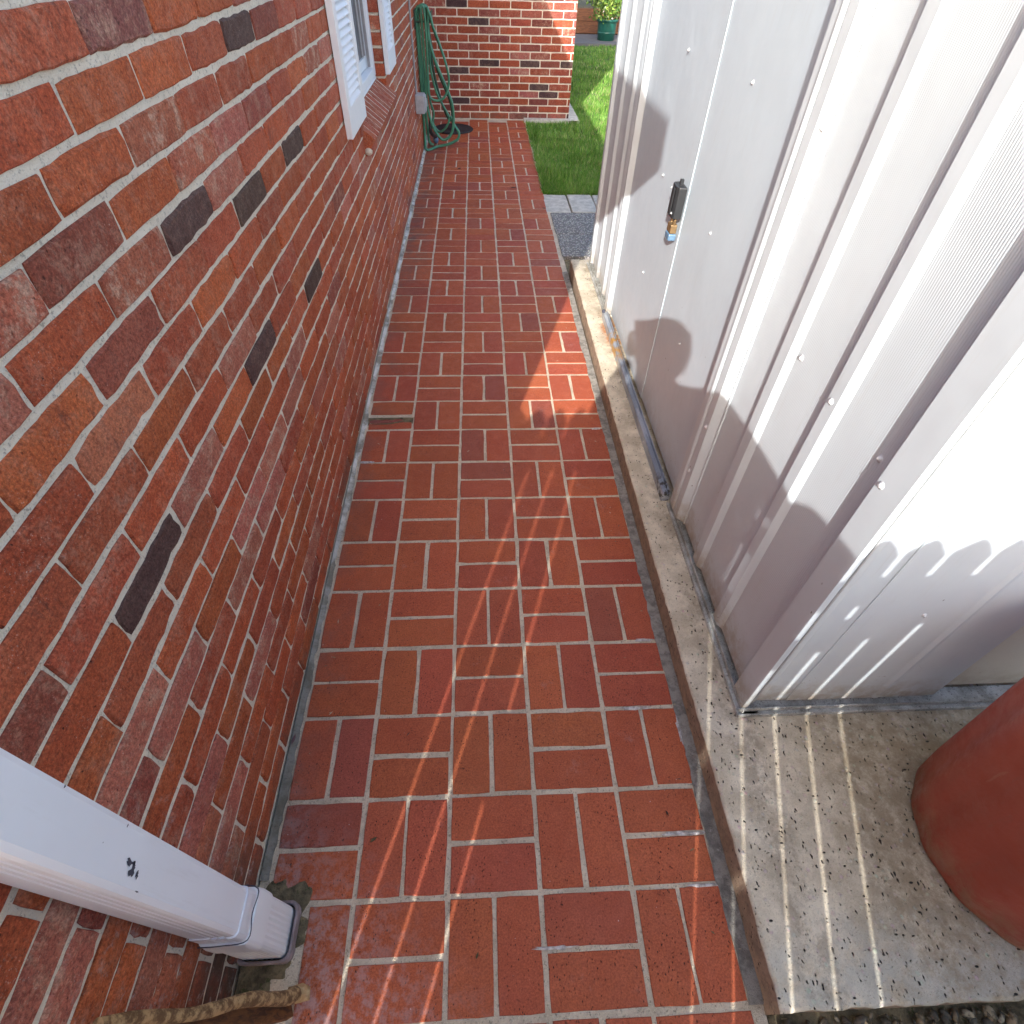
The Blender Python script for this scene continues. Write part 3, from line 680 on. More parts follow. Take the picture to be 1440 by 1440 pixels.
# adapter, fluted lower socket and grey rim of the drain
cx, cy_ = -.163, .156
mb = MB(); mb.rings([rrect(cx, cy_, .046, .045, .012, .175), rrect(cx, cy_, .046, .045, .012, .215), rrect(cx, cy_, .043, .042, .01, .245)]); mb.build('adapter', M['vinyl'], ds)
def flut(z, hx, hy):
    p = rrect(cx, cy_, hx, hy, .012, z, 4); out = []
    for i in range(len(p)):
        a, b = Vector(p[i]), Vector(p[(i+1) % len(p)]); n = max(1, int((b-a).length/.0045))
        for j in range(n):
            q = a.lerp(b, j/n); d = (Vector((cx, cy_, z))-q).normalized(); out.append(tuple(q+d*(.0011 if j % 2 else 0)))
    return out
rs = [flut(z, hx, hx*.95) for z, hx in ((.0, .0455), (.10, .0450), (.178, .0440))]
mb = MB(); mb.rings(rs, smooth=False); mb.build('fluted_socket', M['vinyl'], ds)
mb = MB(); mb.rings([rrect(cx+.002, cy_, hx, hy, .018, z_) for hx, hy, z_ in ((.0535, .0515, -.01), (.0545, .0525, .026), (.0530, .051, .0295), (.0495, .0475, .0295), (.0485, .0465, .026), (.0485, .0465, .004))], cap=False)
k = N('drain_rim'); M['rim'] = k.done(k.mix(k.ramp(k.noise(30, 4), .4, .6), (.30, .24, .25), (.20, .16, .16)), .5)
mb.build('drain_rim', M['rim'], ds)
# paint chips and strap
k = N('bare_patch'); M['chip'] = k.done((.055, .06, .085), .7)
def chip(px, py, sz, seed):
    q = on_x(px, py, xf+.0006); r_ = random.Random(seed); mb = MB(); n = 14
    pts = []
    for i in range(n):
        a = 2*math.pi*i/n; rr = r_.uniform(.25, 1.)
        pts.append((xf+.0006, q.y+sz[0]*rr*math.cos(a), q.z+sz[1]*rr*math.sin(a)))
    return mb.add(pts, [tuple(range(n))])
mb = MB()
for px, py, sz, sd in ((184, 1213, (.005, .016), 1), (186, 1224, (.010, .010), 2), (193, 1230, (.006, .004), 5), (192, 1254, (.0015, .006), 3), (180, 1160, (.003, .002), 4), (91, 1106, (.002, .002), 6), (145, 1185, (.0015, .001), 7)):
    c_ = chip(px, py, sz, sd); mb.add(c_.v, c_.f)
mb.build('chipped_paint', M['chip'], ds)
mb = MB(); mb.tube([(-.198, .112, .262), (-.16, .112, .266), (-.117, .119, .262), (-.1165, .155, .270), (-.118, .192, .264), (-.16, .1985, .262), (-.2, .1985, .262)], .0010, 5, 5); mb.build('tie_wire', M['chip'], ds)

# ---------------------------------------------------------------- conduit, socket box
q0 = on_x(585, 124, W+.012); cd = MB()
cd.tube([(W+.012, q0.y, .5), (W+.012, q0.y, 1.2), (W+.012, q0.y, 2.2)], .0075, 8, 2)
tag(cd.build('conduit', M['pipe']), 'thin grey conduit running up the brick wall beyond the window', 'conduit')
bx_ = thing('socket_box', 'small grey outdoor electrical box low on the brick wall beside the hose', 'socket box', (0, 0, 0))
MB().box(W+.001, W+.075, q0.y-.065, q0.y+.065, .375, .50).build('box_body', M['grey'], bx_, bevel=.006)
MB().box(W+.0755, W+.084, q0.y-.055, q0.y+.055, .385, .49).build('box_cover', M['grey'], bx_, bevel=.003)
mb = MB(); mb.box(W+.0845, W+.092, q0.y+.03, q0.y+.045, .41, .465); mb.build('latch', M['grey'], bx_)

# ---------------------------------------------------------------- garden hose
hs = thing('garden_hose', 'green garden hose hanging in long loops at the corner of the brick walls', 'hose', (0, 0, 0))
def strand(pts, Y, rad, mat, name='hose_loop'):
    P_ = []
    for (zx, zy) in pts:
        q = on_y(560+zx/6, zy/6, Y)
        if q.z < rad*1.1: q = on_z(560+zx/6, zy/6, rad*1.1)
        if q.x < W+rad+.004: q = Vector((W+rad+.004, q.y, q.z))
        P_.append(q)
    return MB().tube(P_, rad, 9, 5).build(name, mat, hs)
HR = .0118
strand([(250, 130), (215, 60), (175, 55), (150, 100), (158, 300), (185, 600), (200, 900), (215, 1150), (240, 1262), (330, 1237), (430, 1215), (500, 1175), (512, 1120), (470, 1050), (440, 980)], 6.06, HR, M['hose'])
strand([(262, 140), (240, 60), (195, 45), (168, 90), (180, 300), (203, 600), (222, 850), (245, 1060), (262, 1190), (300, 1225)], 6.10, HR, M['hose'])
strand([(180, 60), (190, 90), (207, 300), (225, 600), (240, 850), (270, 1000), (310, 1100), (375, 1178), (440, 1145), (466, 1050), (460, 900), (430, 800), (390, 700), (330, 560), (275, 400), (248, 250), (252, 120), (232, 62), (205, 45)], 6.03, HR, M['hose'])
strand([(205, 50), (218, 90), (232, 250), (246, 500), (250, 700), (265, 815), (330, 850), (390, 820), (425, 720), (422, 620), (385, 480), (330, 320), (292, 220), (272, 140), (240, 55)], 6.0, HR*.85, M['hose'])
strand([(225, 50), (240, 90), (250, 200), (262, 400), (270, 550), (300, 700), (340, 820), (400, 930), (432, 1000), (400, 1080), (345, 1110), (295, 1040), (300, 950), (270, 850), (255, 700), (240, 400), (228, 120)], 6.12, HR*.85, M['hose'])
strand([(245, 80), (258, 250), (290, 430), (335, 600), (400, 760), (440, 860), (455, 980), (430, 1010), (380, 900), (320, 700), (275, 450), (255, 200)], 6.15, HR*.9, M['hose_d'])
strand([(255, 90), (290, 240), (350, 400), (410, 560), (428, 660)], 6.17, HR*.5, M['hose_d'], 'thin_cord')
q1 = on_z(613, 197, .03); mb = MB(); mb.lathe(tuple(q1), [(.018, -.022), (.024, -.01), (.024, .018), (.014, .028)], 12); mb.build('connector', M['blue'], hs)
q2 = on_y(606, 186, 6.05); mb = MB(); mb.tube([q2+Vector((0, 0, .09)), q2, q1+Vector((0, 0, .03))], [.012, .017, .02], 8, 4); mb.build('spray_nozzle', M['black'], hs)
q3 = on_y(604, 24, 6.12)
hh = MB(); hh.box(W+.001, W+.012, 6.02, 6.18, q3.z-.07, q3.z+.05); hh.box(W+.012, q3.x+.012, 6.04, 6.16, q3.z-.03, q3.z-.018); hh.box(q3.x+.0125, q3.x+.022, 6.03, 6.17, q3.z-.035, q3.z+.045)
tag(hh.build('hose_hanger', M['hose_d'], bevel=.003), 'dark green wall hanger holding the top of the hose loops', 'hose hanger')
qm = (.045, 6.78, .0); mb = MB(); mb.lathe((qm[0], qm[1], .001), [(.20, 0), (.205, .008), (.195, .014), (.17, .010), (.06, .010), (.055, .018), (.01, .018)], 36)
tag(mb.build('rubber_mat', M['blacks']), 'round black rubber disc lying on the path under the hose', 'mat')

# ---------------------------------------------------------------- metal shed
shed = thing('metal_shed', 'white ribbed metal garden shed with sliding doors on a concrete slab', 'shed', (0, 0, 0))
ZB, ZT = .108, 1.86
YF = .572
def side(prof, name, mat):
    # open profile (x, y); given a return behind for thickness
    back = [(x+.0015, y) for x, y in prof][::-1]
    return MB().prism(prof+back, ZB, ZT, cap=True).build(name, mat, shed)
CREST, PAN = .9500, .9612
def flutes(y0, y1, x=PAN, p=.0050, d=.00028):
    n = int(round((y1-y0)/p)); out = []
    for i in range(n):
        a = y0+(y1-y0)*i/n; st = (y1-y0)/n
        out += [(x, a), (x-d, a+st*.3), (x-d, a+st*.55), (x, a+st*.85)]
    return out+[(x, y1)]
# nearest panel: corner to door post
pr = [(PAN, .6195)]+flutes(.632, .783)+[(CREST, .799), (CREST, .829), (PAN, .8365)]+flutes(.845, .992)+[(CREST, 1.009), (CREST, 1.043), (PAN, 1.0505)]+flutes(1.058, 1.178)+[(PAN, 1.186)]
side(pr, 'side_panel', M['shed'])
pr = [(PAN+.0, 2.735)]+flutes(2.745, 2.832)+[(CREST, 2.850), (CREST, 2.885), (PAN, 2.893)]+flutes(2.90, 3.035)+[(CREST, 3.055), (CREST, 3.09), (PAN, 3.098)]+flutes(3.105, 3.225)+[(PAN, 3.24)]
side(pr, 'side_panel', M['shed'])
# door posts
MB().prism([(.975, 1.1835), (.958, 1.1835), (.9565, 1.1855), (.958, 1.188), (.9595, 1.193), (.940, 1.213), (.9395, 1.246), (.9425, 1.250), (.9425, 1.2525), (.9395, 1.2545), (.937, 1.262), (.937, 1.266), (.940, 1.270), (.940, 1.296), (.975, 1.297)], ZB-.004, ZT+.003).build('door_post', M['shed'], shed)
MB().prism([(.975, 2.618), (.962, 2.62), (.938, 2.648), (.938, 2.668), (.942, 2.672), (.942, 2.676), (.938, 2.692), (.938, 2.7), (.951, 2.702), (.951, 2.708), (.946, 2.714), (.946, 2.733), (.975, 2.734)], ZB-.004, ZT+.003).build('door_post', M['shed'], shed)
# far corner trim and near corner trim
MB().prism([(.985, 3.241), (.962, 3.241), (.946, 3.253), (.946, 3.285), (.985, 3.285)], ZB-.003, ZT+.004).build('corner_trim', M['shed'], shed)
MB().prism([(.944, .5565), (.9575, .5565), (.9575, .575), (.962, .6185), (.944, .617)], ZB-.003, ZT+.004).build('corner_trim', M['shed'], shed)
MB().prism([(.958, .560), (.962, .5605), (.974, .569), (.974, .58), (.958, .58)], ZB-.003, ZT+.004).build('corner_channel', M['chan'], shed)
MB().box(.9745, .9785, YF-.0035, YF+.004, ZB, ZT).build('groove_shade_strip', M['grey'], shed)  # grey strip added in place of the groove's dark shade line
# sliding doors
d1 = MB().prism([(.962, 1.297), (.962, 1.905), (.968, 1.905), (.968, 1.297)], ZB+.006, ZT-.06).build('door', M['door'], shed); d1['label'] = 'nearer sliding door leaf'
d2 = MB().prism([(.9590, 1.884), (.9583, 1.885), (.9583, 2.621), (.9605, 2.621), (.9605, 1.884)], ZB+.006, ZT-.06).build('door', M['door'], shed); d2['label'] = 'farther sliding door leaf'
# front wall (faces the sun)
def front(prof, name, mat): return MB().prism(prof+[(x, y+.0015) for x, y in prof][::-1], ZB, ZT).build(name, mat, shed)
front([(.977, YF+.005), (.996, YF), (1.0625, YF)], 'front_panel', M['shed'])
front([(1.0615, YF-.0022), (1.285, YF-.0022), (1.298, YF-.006), (1.312, YF-.0022), (1.455, YF-.0022), (1.478, YF+.024)], 'front_panel', M['shed'])
front([(1.478, YF+.021), (1.49, YF+.0245), (2.0, YF+.0245), (3.0, YF+.0245)], 'front_panel', M['cream'])
# liner box so that no light leaks, roof
MB().box(.99, 3.0, .61, 3.27, ZB, ZT-.01).build('shed_liner', M['shed'], shed)
mb = MB(); mb.add([(.935, .55, ZT+.005), (3.06, .55, ZT+.005), (3.06, 3.30, ZT+.005), (.935, 3.30, ZT+.005), (2.0, .55, ZT+.28), (2.0, 3.30, ZT+.28)], [(0, 1, 2, 3), (0, 4, 1), (3, 2, 5), (0, 3, 5, 4), (1, 4, 5, 2)]); mb.build('shed_roof', M['shed'], shed)
# base channels
def ch(pts, name, mat):
    return MB().prism(pts, 0, 1).build(name, mat, shed)
T_side = lambda y0, y1: Matrix(((1, 0, 0, 0), (0, 0, y1-y0, y0), (0, 1, 0, 0), (0, 0, 0, 1)))
prof = [(.933, TOP-.004), (.933, TOP+.012), (.9365, TOP+.012), (.9375, TOP+.005), (.945, TOP+.005), (.9455, TOP+.020), (.9485, TOP+.020), (.9495, TOP+.006), (.99, TOP+.006), (.99, TOP-.004)]
MB().prism([(x, z) for x, z in prof], 0, 1, mat=T_side(.548, 1.30)).build('base_channel', M['peel'], shed)
MB().prism([(x, z) for x, z in prof], 0, 1, mat=T_side(2.655, 3.30)).build('base_channel', M['peel'], shed)
T_fr = lambda x0, x1: Matrix(((0, 0, x1-x0, x0), (1, 0, 0, 0), (0, 1, 0, 0), (0, 0, 0, 1)))
proff = [(.541, TOP-.004), (.541, TOP+.013), (.5445, TOP+.013), (.5455, TOP+.006), (.5535, TOP+.006), (.554, TOP+.021), (.557, TOP+.021), (.558, TOP+.007), (.60, TOP+.007), (.60, TOP-.004)]
MB().prism(proff, 0, 1, mat=T_fr(.9335, 3.0)).build('base_channel', M['peel'], shed)
# door track
tr = [(.918, TOP-.003), (.918, TOP+.030), (.921, TOP+.034), (.934, TOP+.034), (.9365, TOP+.029), (.9385, TOP+.029), (.9405, TOP+.040), (.9435, TOP+.040), (.9445, TOP-.003)]
MB().prism(tr, 0, 1, mat=T_side(1.318, 2.642)).build('door_track', M['steel'], shed, bevel=.001)
# bolts / rivets
def rivet(p, axis, r_=.0048):
    mb = MB(); prof_ = [(r_*1.5, -.0005), (r_*1.5, .0008), (r_, .0012), (r_*.9, .0032), (r_*.45, .0048)]
    if axis == 'x': mb.lathe((p[0], p[1], p[2]), prof_, 10, axis='x')
    else:
        rs = [[(p[0]+r*math.cos(2*math.pi*i/10), p[1]-z, p[2]+r*math.sin(2*math.pi*i/10)) for i in range(10)] for r, z in prof_]; mb.rings(rs)
    return mb.build('rivet', M['rivet'], shed)
for y, z, x in ((.605, .843, .944), (.655, .857, PAN-.0006), (.817, .857, CREST), (.975, .853, PAN-.0006), (1.203, .849, .9497), (1.203, 1.205, .9497), (1.227, .478, .9395), (1.235, .30, .9395)): rivet((x, y, z), 'x')
for y, z, x in ((2.171, 1.204, .9545), (1.622, 1.209, .962), (2.186, .51, .9545), (1.630, .861, .962), (2.178, .859, .9545), (1.638, .507, .962)): rivet((x, y, z), 'x', .0036)
for x, z in ((1.084, .833), (1.134, .848), (1.13, .77), (1.012, .84), (1.2, .5), (1.27, .86), (1.36, .86)): rivet((x, YF-.0022 if x > 1.06 else YF, z), 'y', .0036)
mb = MB(); mb.lathe((.9185, 1.62, TOP+.018), [(.005, 0), (.0045, .003), (.002, .004)], 10, axis='x'); mb.build('rivet', M['rivet'], shed)
mb = MB(); mb.lathe((.9188, 2.62, TOP+.04), [(.008, 0), (.008, .012), (.004, .014)], 10, axis='z'); mb.build('track_stop', M['chip'], shed)

# padlock with weather cover
pl = thing('padlock', 'black covered padlock with brass shackle and blue base hanging on the shed door seam', 'padlock', (0, 0, 0))
PX, PY = .9535, 1.905
Tp = Matrix.Translation((PX, PY, .862)) @ Matrix.Rotation(.0, 4, 'X')
mb = MB(); mb.prism([(-.005, -.036), (-.030, -.034), (-.036, -.022), (-.036, .022), (-.030, .034), (-.005, .036)], -.047, .045, mat=Tp); mb.build('lock_cover', M['black'], pl, bevel=.003)
mb = MB(); mb.prism([(-.037, -.014), (-.041, -.010), (-.041, .010), (-.037, .014)], -.04, .038, mat=Tp); mb.build('cover_ridge', M['black'], pl, bevel=.002)
mb = MB(); mb.box(-.022, -.012, -.006, .006, .045, .06, mat=Tp); mb.build('staple', M['black'], pl)
mb = MB()
for s_ in (-1, 1): mb.lathe((PX-.0375, PY+s_*.026, .862+s_*.030), [(.004, 0), (.003, .003), (.001, .004)], 8, axis='x')
mb.build('screw', M['grey'], pl)
mb = MB(); mb.tube([(PX-.02, PY-.018, .828), (PX-.018, PY-.020, .805), (PX-.018, PY-.014, .785)], .005, 8, 4); mb.tube([(PX-.02, PY+.016, .828), (PX-.018, PY+.014, .80), (PX-.018, PY+.008, .785)], .005, 8, 4); mb.build('shackle', M['brass'], pl)
mb = MB(); mb.box(-.028, -.006, -.022, .020, -.096, -.068, mat=Tp); mb.build('lock_body', M['brass'], pl, bevel=.003)
mb = MB(); mb.box(-.030, -.004, -.024, .022, -.118, -.0965, mat=Tp); mb.build('lock_base', M['blue'], pl, bevel=.004)

# ---------------------------------------------------------------- big red-brown pot at the right
pot = thing('planter', 'large reddish brown plastic planter standing on the slab beside the shed front', 'planter', (1.46, .23, TOP))
pot.location = (0, 0, 0)
n = 128; rs = []
for z, r_ in ((.0005, .204), (.008, .211), (.10, .219), (.25, .230), (.40, .241), (.52, .250)):
    rs.append([(1.462+(r_+.0045*math.cos(14*a)*(1 if .05 < z < .5 else .4))*math.cos(a), .232+(r_+.0045*math.cos(14*a)*(1 if .05 < z < .5 else .4))*math.sin(a), TOP+z) for a in [2*math.pi*i/n for i in range(n)]])
mb = MB(); mb.rings(rs, cap=False); mb.add(rs[0], [tuple(range(n-1, -1, -1))]); mb.build('pot_body', M['redpot'], pot)
mb = MB(); mb.lathe((1.462, .232, TOP+.5205), [(.250, 0), (.262, .004), (.264, .03), (.258, .036), (.240, .036), (.236, -.02)], 64, cap=False); mb.build('pot_rim', M['redpot'], pot)
mb = MB(); mb.lathe((1.462, .232, TOP+.49), [(.244, 0), (.12, .008), (.01, .012)], 40); mb.build('potting_soil', M['soil'], pot)

# ---------------------------------------------------------------- gravel bed in front of the slab
k = N('pebble'); oi = k.n('ShaderNodeAttribute', attribute_name='tint'); M['pebble'] = k.done(k.mix(k.ramp(k.noise(90, 4), .4, .65), oi.outputs['Color'], (.07, .055, .035)), .7, k.bump(k.noise(150, 4), .002))
bed = MB(); nx, ny = 60, 14; vs = []
for i in range(nx+1):
    for j in range(ny+1): vs.append((.836+2.3*i/nx, -.3+.284*j/ny, -.006+.010*random.random()))
bed.add(vs, [(i*(ny+1)+j, (i+1)*(ny+1)+j, (i+1)*(ny+1)+j+1, i*(ny+1)+j+1) for i in range(nx) for j in range(ny)], smooth=True)
bed.build('soil_bed', M['soil'], kind='structure')
ico = MB(); import bmesh
bm = bmesh.new(); bmesh.ops.create_icosphere(bm, subdivisions=1, radius=1); iv = [v.co.copy() for v in bm.verts]; jf = [[v.index for v in f.verts] for f in bm.faces]; bm.free()
pb = MB()
for i in range(900):
    x = .85+1.9*random.random()**1.3; y = -.022-.26*random.random()**1.4; s_ = random.uniform(.003, .010)*(1+.4*(random.random() < .1))
    if x < .86: s_ *= .5
    T = Matrix.Translation((x, y-s_, .004+s_*.3)) @ Matrix.Rotation(random.random()*6, 4, 'Z') @ Matrix.Rotation(random.random(), 4, 'X') @ Matrix.Diagonal((s_*1.5, s_, s_*.6, 1))
    c_ = random.choice([(.28, .2, .11), (.2, .15, .09), (.13, .10, .07), (.34, .29, .2), (.09, .08, .06)])
    pb.add([tuple(v*random.uniform(.85, 1.15)) for v in iv], jf, (*c_, 1), True, T)
for i in range(80):   # dry grass bits
    x = .84+1.2*random.random(); y = -.02-.08*random.random(); a = random.random()*3; l = random.uniform(.01, .03)
    pb.add([(x, y, .012), (x+.0015, y+.001, .012), (x+l*math.cos(a), y+l*.5*math.sin(a), .018+.01*random.random())], [(0, 1, 2)], (.42, .34, .18, 1))
pb.build('gravel', M['pebble'], colattr=True, kind='stuff')

# ---------------------------------------------------------------- stick and timber offcut by the wall
st = thing('driftwood_stick', 'pale knobbly stick leaning on the brick wall below the downspout', 'stick', (0, 0, 0))
A_ = on_z(420, 1397, .035); B_ = on_x(190, 1436, -.172)
mb = MB(); P_ = [B_.lerp(A_, t_) for t_ in (-.15, 0, .12, .25, .38, .5, .62, .75, .88, .97)]
for i, q in enumerate(P_): q.z += .004*math.sin(i*2.1); q.y += .0035*math.sin(i*1.3+.5)
mb.tube(P_, [.0085, .0075, .0085, .008, .010, .0095, .011, .0105, .012, .0135], 10, 5); mb.build('stem', M['bark'], st)
mb = MB(); mb.add([tuple(A_+Vector((v.x*.026, v.y*.0175, v.z*.017))*random.uniform(.85, 1.12)) for v in iv], jf, smooth=True); mb.build('knob', M['cut'], st)
C_ = on_z(404, 1413, .012); D_ = on_x(225, 1452, -.178)
d_ = (C_-D_).normalized(); s1 = Vector((0, 0, 1)).cross(d_).normalized(); s2 = d_.cross(s1)
mb = MB(); rs = []
for q in (D_-d_*.1, C_): rs.append([tuple(q+s1*a+s2*b) for a, b in ((-.022, -.008), (.022, -.008), (.022, .008), (-.022, .008))])
mb.rings(rs, smooth=False)
tag(mb.build('timber_offcut', M['plank'], bevel=.0015), 'dark brown timber offcut leaning under the stick in the bottom left corner', 'timber offcut')
# dry leaves and bits
def dry_leaf(px, py, sz, colr, label, ang_, z=.003, plane=0):
    q = on_z(px, py, z); mb = MB(); n = 8; pts = []
    for i in range(n):
        a = 2*math.pi*i/n; rr = (1, .45, .38, .5, .95, .45, .4, .5)[i]*sz
        x, y = rr*math.cos(a), rr*math.sin(a)*.8; ca, sa = math.cos(ang_), math.sin(ang_)
        pts.append((q.x+x*ca-y*sa, q.y+x*sa+y*ca, z+.003*random.random()))
    top = [(x, y, zz+.0007) for x, y, zz in pts]
    mb.add(pts+top, [tuple(range(n-1, -1, -1)), tuple(range(n, 2*n))]+[(i, (i+1) % n, n+(i+1) % n, n+i) for i in range(n)])
    o = mb.build('dry_leaf', bpy.data.materials.get('leafc_%s' % str(colr)) or simple('leafc_%s' % str(colr), colr, .8, sc=90)); return tag(o, label, 'leaf')
dry_leaf(525, 1181, .010, (.09, .07, .03), 'small olive dry leaf on the second brick row in front', .6)
dry_leaf(938, 1144, .007, (.04, .025, .015), 'tiny dark leaf scrap on the path left of the striped slab', 2.)
dry_leaf(722, 264, .028, (.05, .02, .015), 'dark fallen leaf on the far path near the lawn edge', .4)
dry_leaf(646, 237, .030, (.06, .02, .015), 'reddish dark fallen leaf on the far path in front of the hose', 1.)
dry_leaf(671, 1344, .007, (.09, .08, .03), 'small green brown leaf scrap at the bottom of the path', 1.2)
dry_leaf(765, 293, .022, (.10, .03, .02), 'red brown fallen leaf at the path edge beside the pale paving', 2.2)
dry_leaf(413, 1040, .014, (.16, .09, .10), 'pinkish crumpled leaf caught against the foot of the brick wall', 1.4, .012)

lit_ = MB(); random.seed(77)
for i in range(150):
    u_ = random.random()
    if u_ < .35: x, y = random.uniform(-.19, -.12), random.uniform(.3, 6.5)
    elif u_ < .7: x, y = random.uniform(.74, .83), random.uniform(.05, 6.9)
    else: x, y = random.uniform(-.18, .8), random.uniform(.05, 5)
    a = random.random()*6.28; l = random.uniform(.002, .009); w_ = random.uniform(.0006, .0018)
    ca, sa = math.cos(a), math.sin(a); z = .0022
    pts = [(x-l*ca, y-l*sa, z), (x+w_*sa, y-w_*ca, z+.0012), (x+l*ca, y+l*sa, z), (x-w_*sa, y+w_*ca, z+.0012)]
    lit_.add(pts, [(0, 1, 2, 3)], random.choice([(.30, .24, .12, 1), (.08, .05, .03, 1), (.16, .12, .06, 1), (.5, .42, .28, 1)]))
for i in range(260):    # grass straying over the path edge
    y = random.uniform(4.85, 7.1); x = .812; a = random.gauss(math.pi, .7); l = random.uniform(.01, .045)
    lit_.add([(x, y-.0022, -.005), (x, y+.0022, -.005), (x+l*math.cos(a), y+l*math.sin(a), random.uniform(.004, .02))], [(0, 1, 2)], random.choice([(.14, .28, .05, 1), (.2, .32, .07, 1), (.35, .33, .15, 1)]))
lit_.build('plant_litter', M['leaf'], colattr=True, kind='stuff')

# ---------------------------------------------------------------- back garden
rt = thing('retaining_wall', 'low brown timber retaining wall at the far end of the lawn', 'retaining wall', (0, 0, 0))
for r_ in range(2):
    for i in range(10):
        MB().box(-.5+.9*i, -.5+.9*i+.89, 14.35-.004*(i % 2), 14.45, .03+.185*r_, .21+.185*r_).build('board', M['timber'], rt, bevel=.004)
gp = MB().box(-1, 8, 13.05, 14.34, -.03, .02); gp.build('garden_path', simple('grey_path', (.16, .15, .15), .9, sc=9), kind='structure')
MB().box(-1, 8, 14.46, 17, -.03, .36).build('planting_bed', M['soil'], kind='structure')
gpot = thing('garden_pot', 'dark green round plastic pot of yellow green plants by the lawn', 'pot', (0, 0, 0))
pc = (2.74, 13.55, .02)
mb = MB(); mb.lathe(pc, [(.145, 0), (.155, .005), (.163, .10), (.170, .105), (.170, .115), (.165, .12), (.167, .13), (.178, .27)], 28); mb.build('pot_body', M['green_pot'], gpot)
mb = MB(); mb.lathe(pc, [(.178, .262), (.20, .266), (.203, .30), (.195, .305), (.178, .30), (.17, .26)], 28, cap=False); mb.build('pot_rim', M['green_pot'], gpot)
def leaves(name, n, box_or_fn, size, cols, parent=None, seed=0, **kw):
    rg = np.random.default_rng(seed); P_ = box_or_fn(rg, n); n = len(P_)
    d = rg.normal(size=(n, 3)); d[:, 2] = np.abs(d[:, 2])*.7; d /= np.linalg.norm(d, axis=1)[:, None]
    e = np.cross(d, rg.normal(size=(n, 3))); e /= np.linalg.norm(e, axis=1)[:, None]; f_ = np.cross(d, e)
    s_ = size*rg.uniform(.6, 1.3, n)[:, None]
    V = np.stack([P_-e*s_, P_+f_*s_*.45, P_+e*s_, P_-f_*s_*.45], 1)
    me = bpy.data.meshes.new(name); me.vertices.add(n*4); me.vertices.foreach_set('co', V.ravel()); me.loops.add(n*4); me.loops.foreach_set('vertex_index', np.arange(n*4))
    me.polygons.add(n); me.polygons.foreach_set('loop_start', np.arange(n)*4); me.update(calc_edges=True); me.validate()
    at = me.color_attributes.new('tint', 'FLOAT_COLOR', 'CORNER'); cc = np.array(cols)[rg.integers(0, len(cols), n)]*rg.uniform(.7, 1.25, (n, 1))
    at.data.foreach_set('color', np.repeat(np.concatenate([cc, np.ones((n, 1))], 1), 4, 0).astype(np.float32).ravel())
    me.materials.append(M['leaf']); o = bpy.data.objects.new(name, me); COL.objects.link(o)
    if parent: o.parent = parent
    for k_, v_ in kw.items(): o[k_] = v_
    return o
def blob(c, r3, shell=.55):
    def fn(rg, n):
        d = rg.normal(size=(n, 3)); d /= np.linalg.norm(d, axis=1)[:, None]; rr = rg.uniform(shell, 1, n)**.6
        lump = 1+.22*np.sin(d[:, 0]*5+c[0])*np.cos(d[:, 1]*4+d[:, 2]*5)
        return np.array(c)+d*np.array(r3)*(rr*lump)[:, None]
    return fn
leaves('foliage', 900, blob((2.74, 13.55, .50), (.34, .28, .24), .2), .035, [(.13, .24, .03), (.22, .30, .05), (.08, .17, .03)], gpot, 3)
leaves('blossom', 40, blob((2.80, 13.5, .52), (.32, .28, .22), .7), .02, [(.75, .62, .12), (.7, .6, .5)], gpot, 4)
for i, (c, r3, n_, cols, lab) in enumerate([
        ((1.75, 15.1, 1.0), (.75, .6, .78), 3200, [(.018, .045, .016), (.035, .075, .025), (.07, .12, .06)], 'dark glossy shrub behind the retaining wall nearest the brick wing'),
        ((2.9, 15.0, .95), (.6, .45, .65), 2600, [(.10, .19, .03), (.16, .25, .05), (.05, .11, .02)], 'bright yellow green shrub behind the green pot'),
        ((3.9, 15.4, 1.1), (.8, .6, .85), 2600, [(.04, .09, .02), (.07, .14, .03)], 'mid green shrub behind the retaining wall beyond the shed'),
        ((5.3, 15.6, 1.2), (.9, .7, 1.0), 2200, [(.03, .07, .02), (.06, .12, .03)], 'broad dark green shrub in the far right of the bed'),
        ((.5, 15.6, 1.1), (.9, .7, .9), 1500, [(.03, .07, .02), (.06, .12, .03)], 'dark shrub hidden behind the brick wing')]):
    t_ = thing('shrub', lab, 'shrub', (0, 0, 0)); leaves('foliage', n_, blob(c, r3, .3), .05, cols, t_, 20+i)
    mb = MB()
    for q in range(4): mb.tube([(c[0]+.05*q-.08, c[1], .3), (c[0]+.15*(q-1.5), c[1]+.05*q, c[2]-.2), (c[0]+.3*(q-1.5), c[1], c[2]+.3)], [.02, .014, .005], 6, 3)
    mb.build('stem', M['bark'], t_)

# ---------------------------------------------------------------- gate and fence behind the viewer (they throw the striped shade)
FY = -.80; PW, PP = .0750, .0870
def picket(parent, x0, x1, tip=1.466, sh=1.428, z0=.05, y=FY):
    n = 6; xm = (x0+x1)/2; top = [(x0, sh), (x0+(xm-x0)*.6, sh+(tip-sh)*.72), (xm, tip), (x1-(x1-xm)*.6, sh+(tip-sh)*.72), (x1, sh)]
    pr_ = [(x0, z0), (x1, z0)]+top[::-1]
    T = Matrix(((1, 0, 0, 0), (0, 0, -.018, y+.018), (0, 1, 0, 0), (0, 0, 0, 1)))
    v = MB().prism(pr_, 0, 1, mat=T); return v.build('picket', M['gate'], parent)
gate = thing('picket_gate', 'white painted picket gate with a diagonal brace closing the path', 'gate', (0, 0, 0))
SL = [-.455, -.363, -.278, -.185, -.092, -.001, .438, .522, .609, .694, .782]; HW = .0058
HS = {-.001: .0030, -.363: .003, .438: .0048, .522: .0052}
sx0 = SL[0]+HW
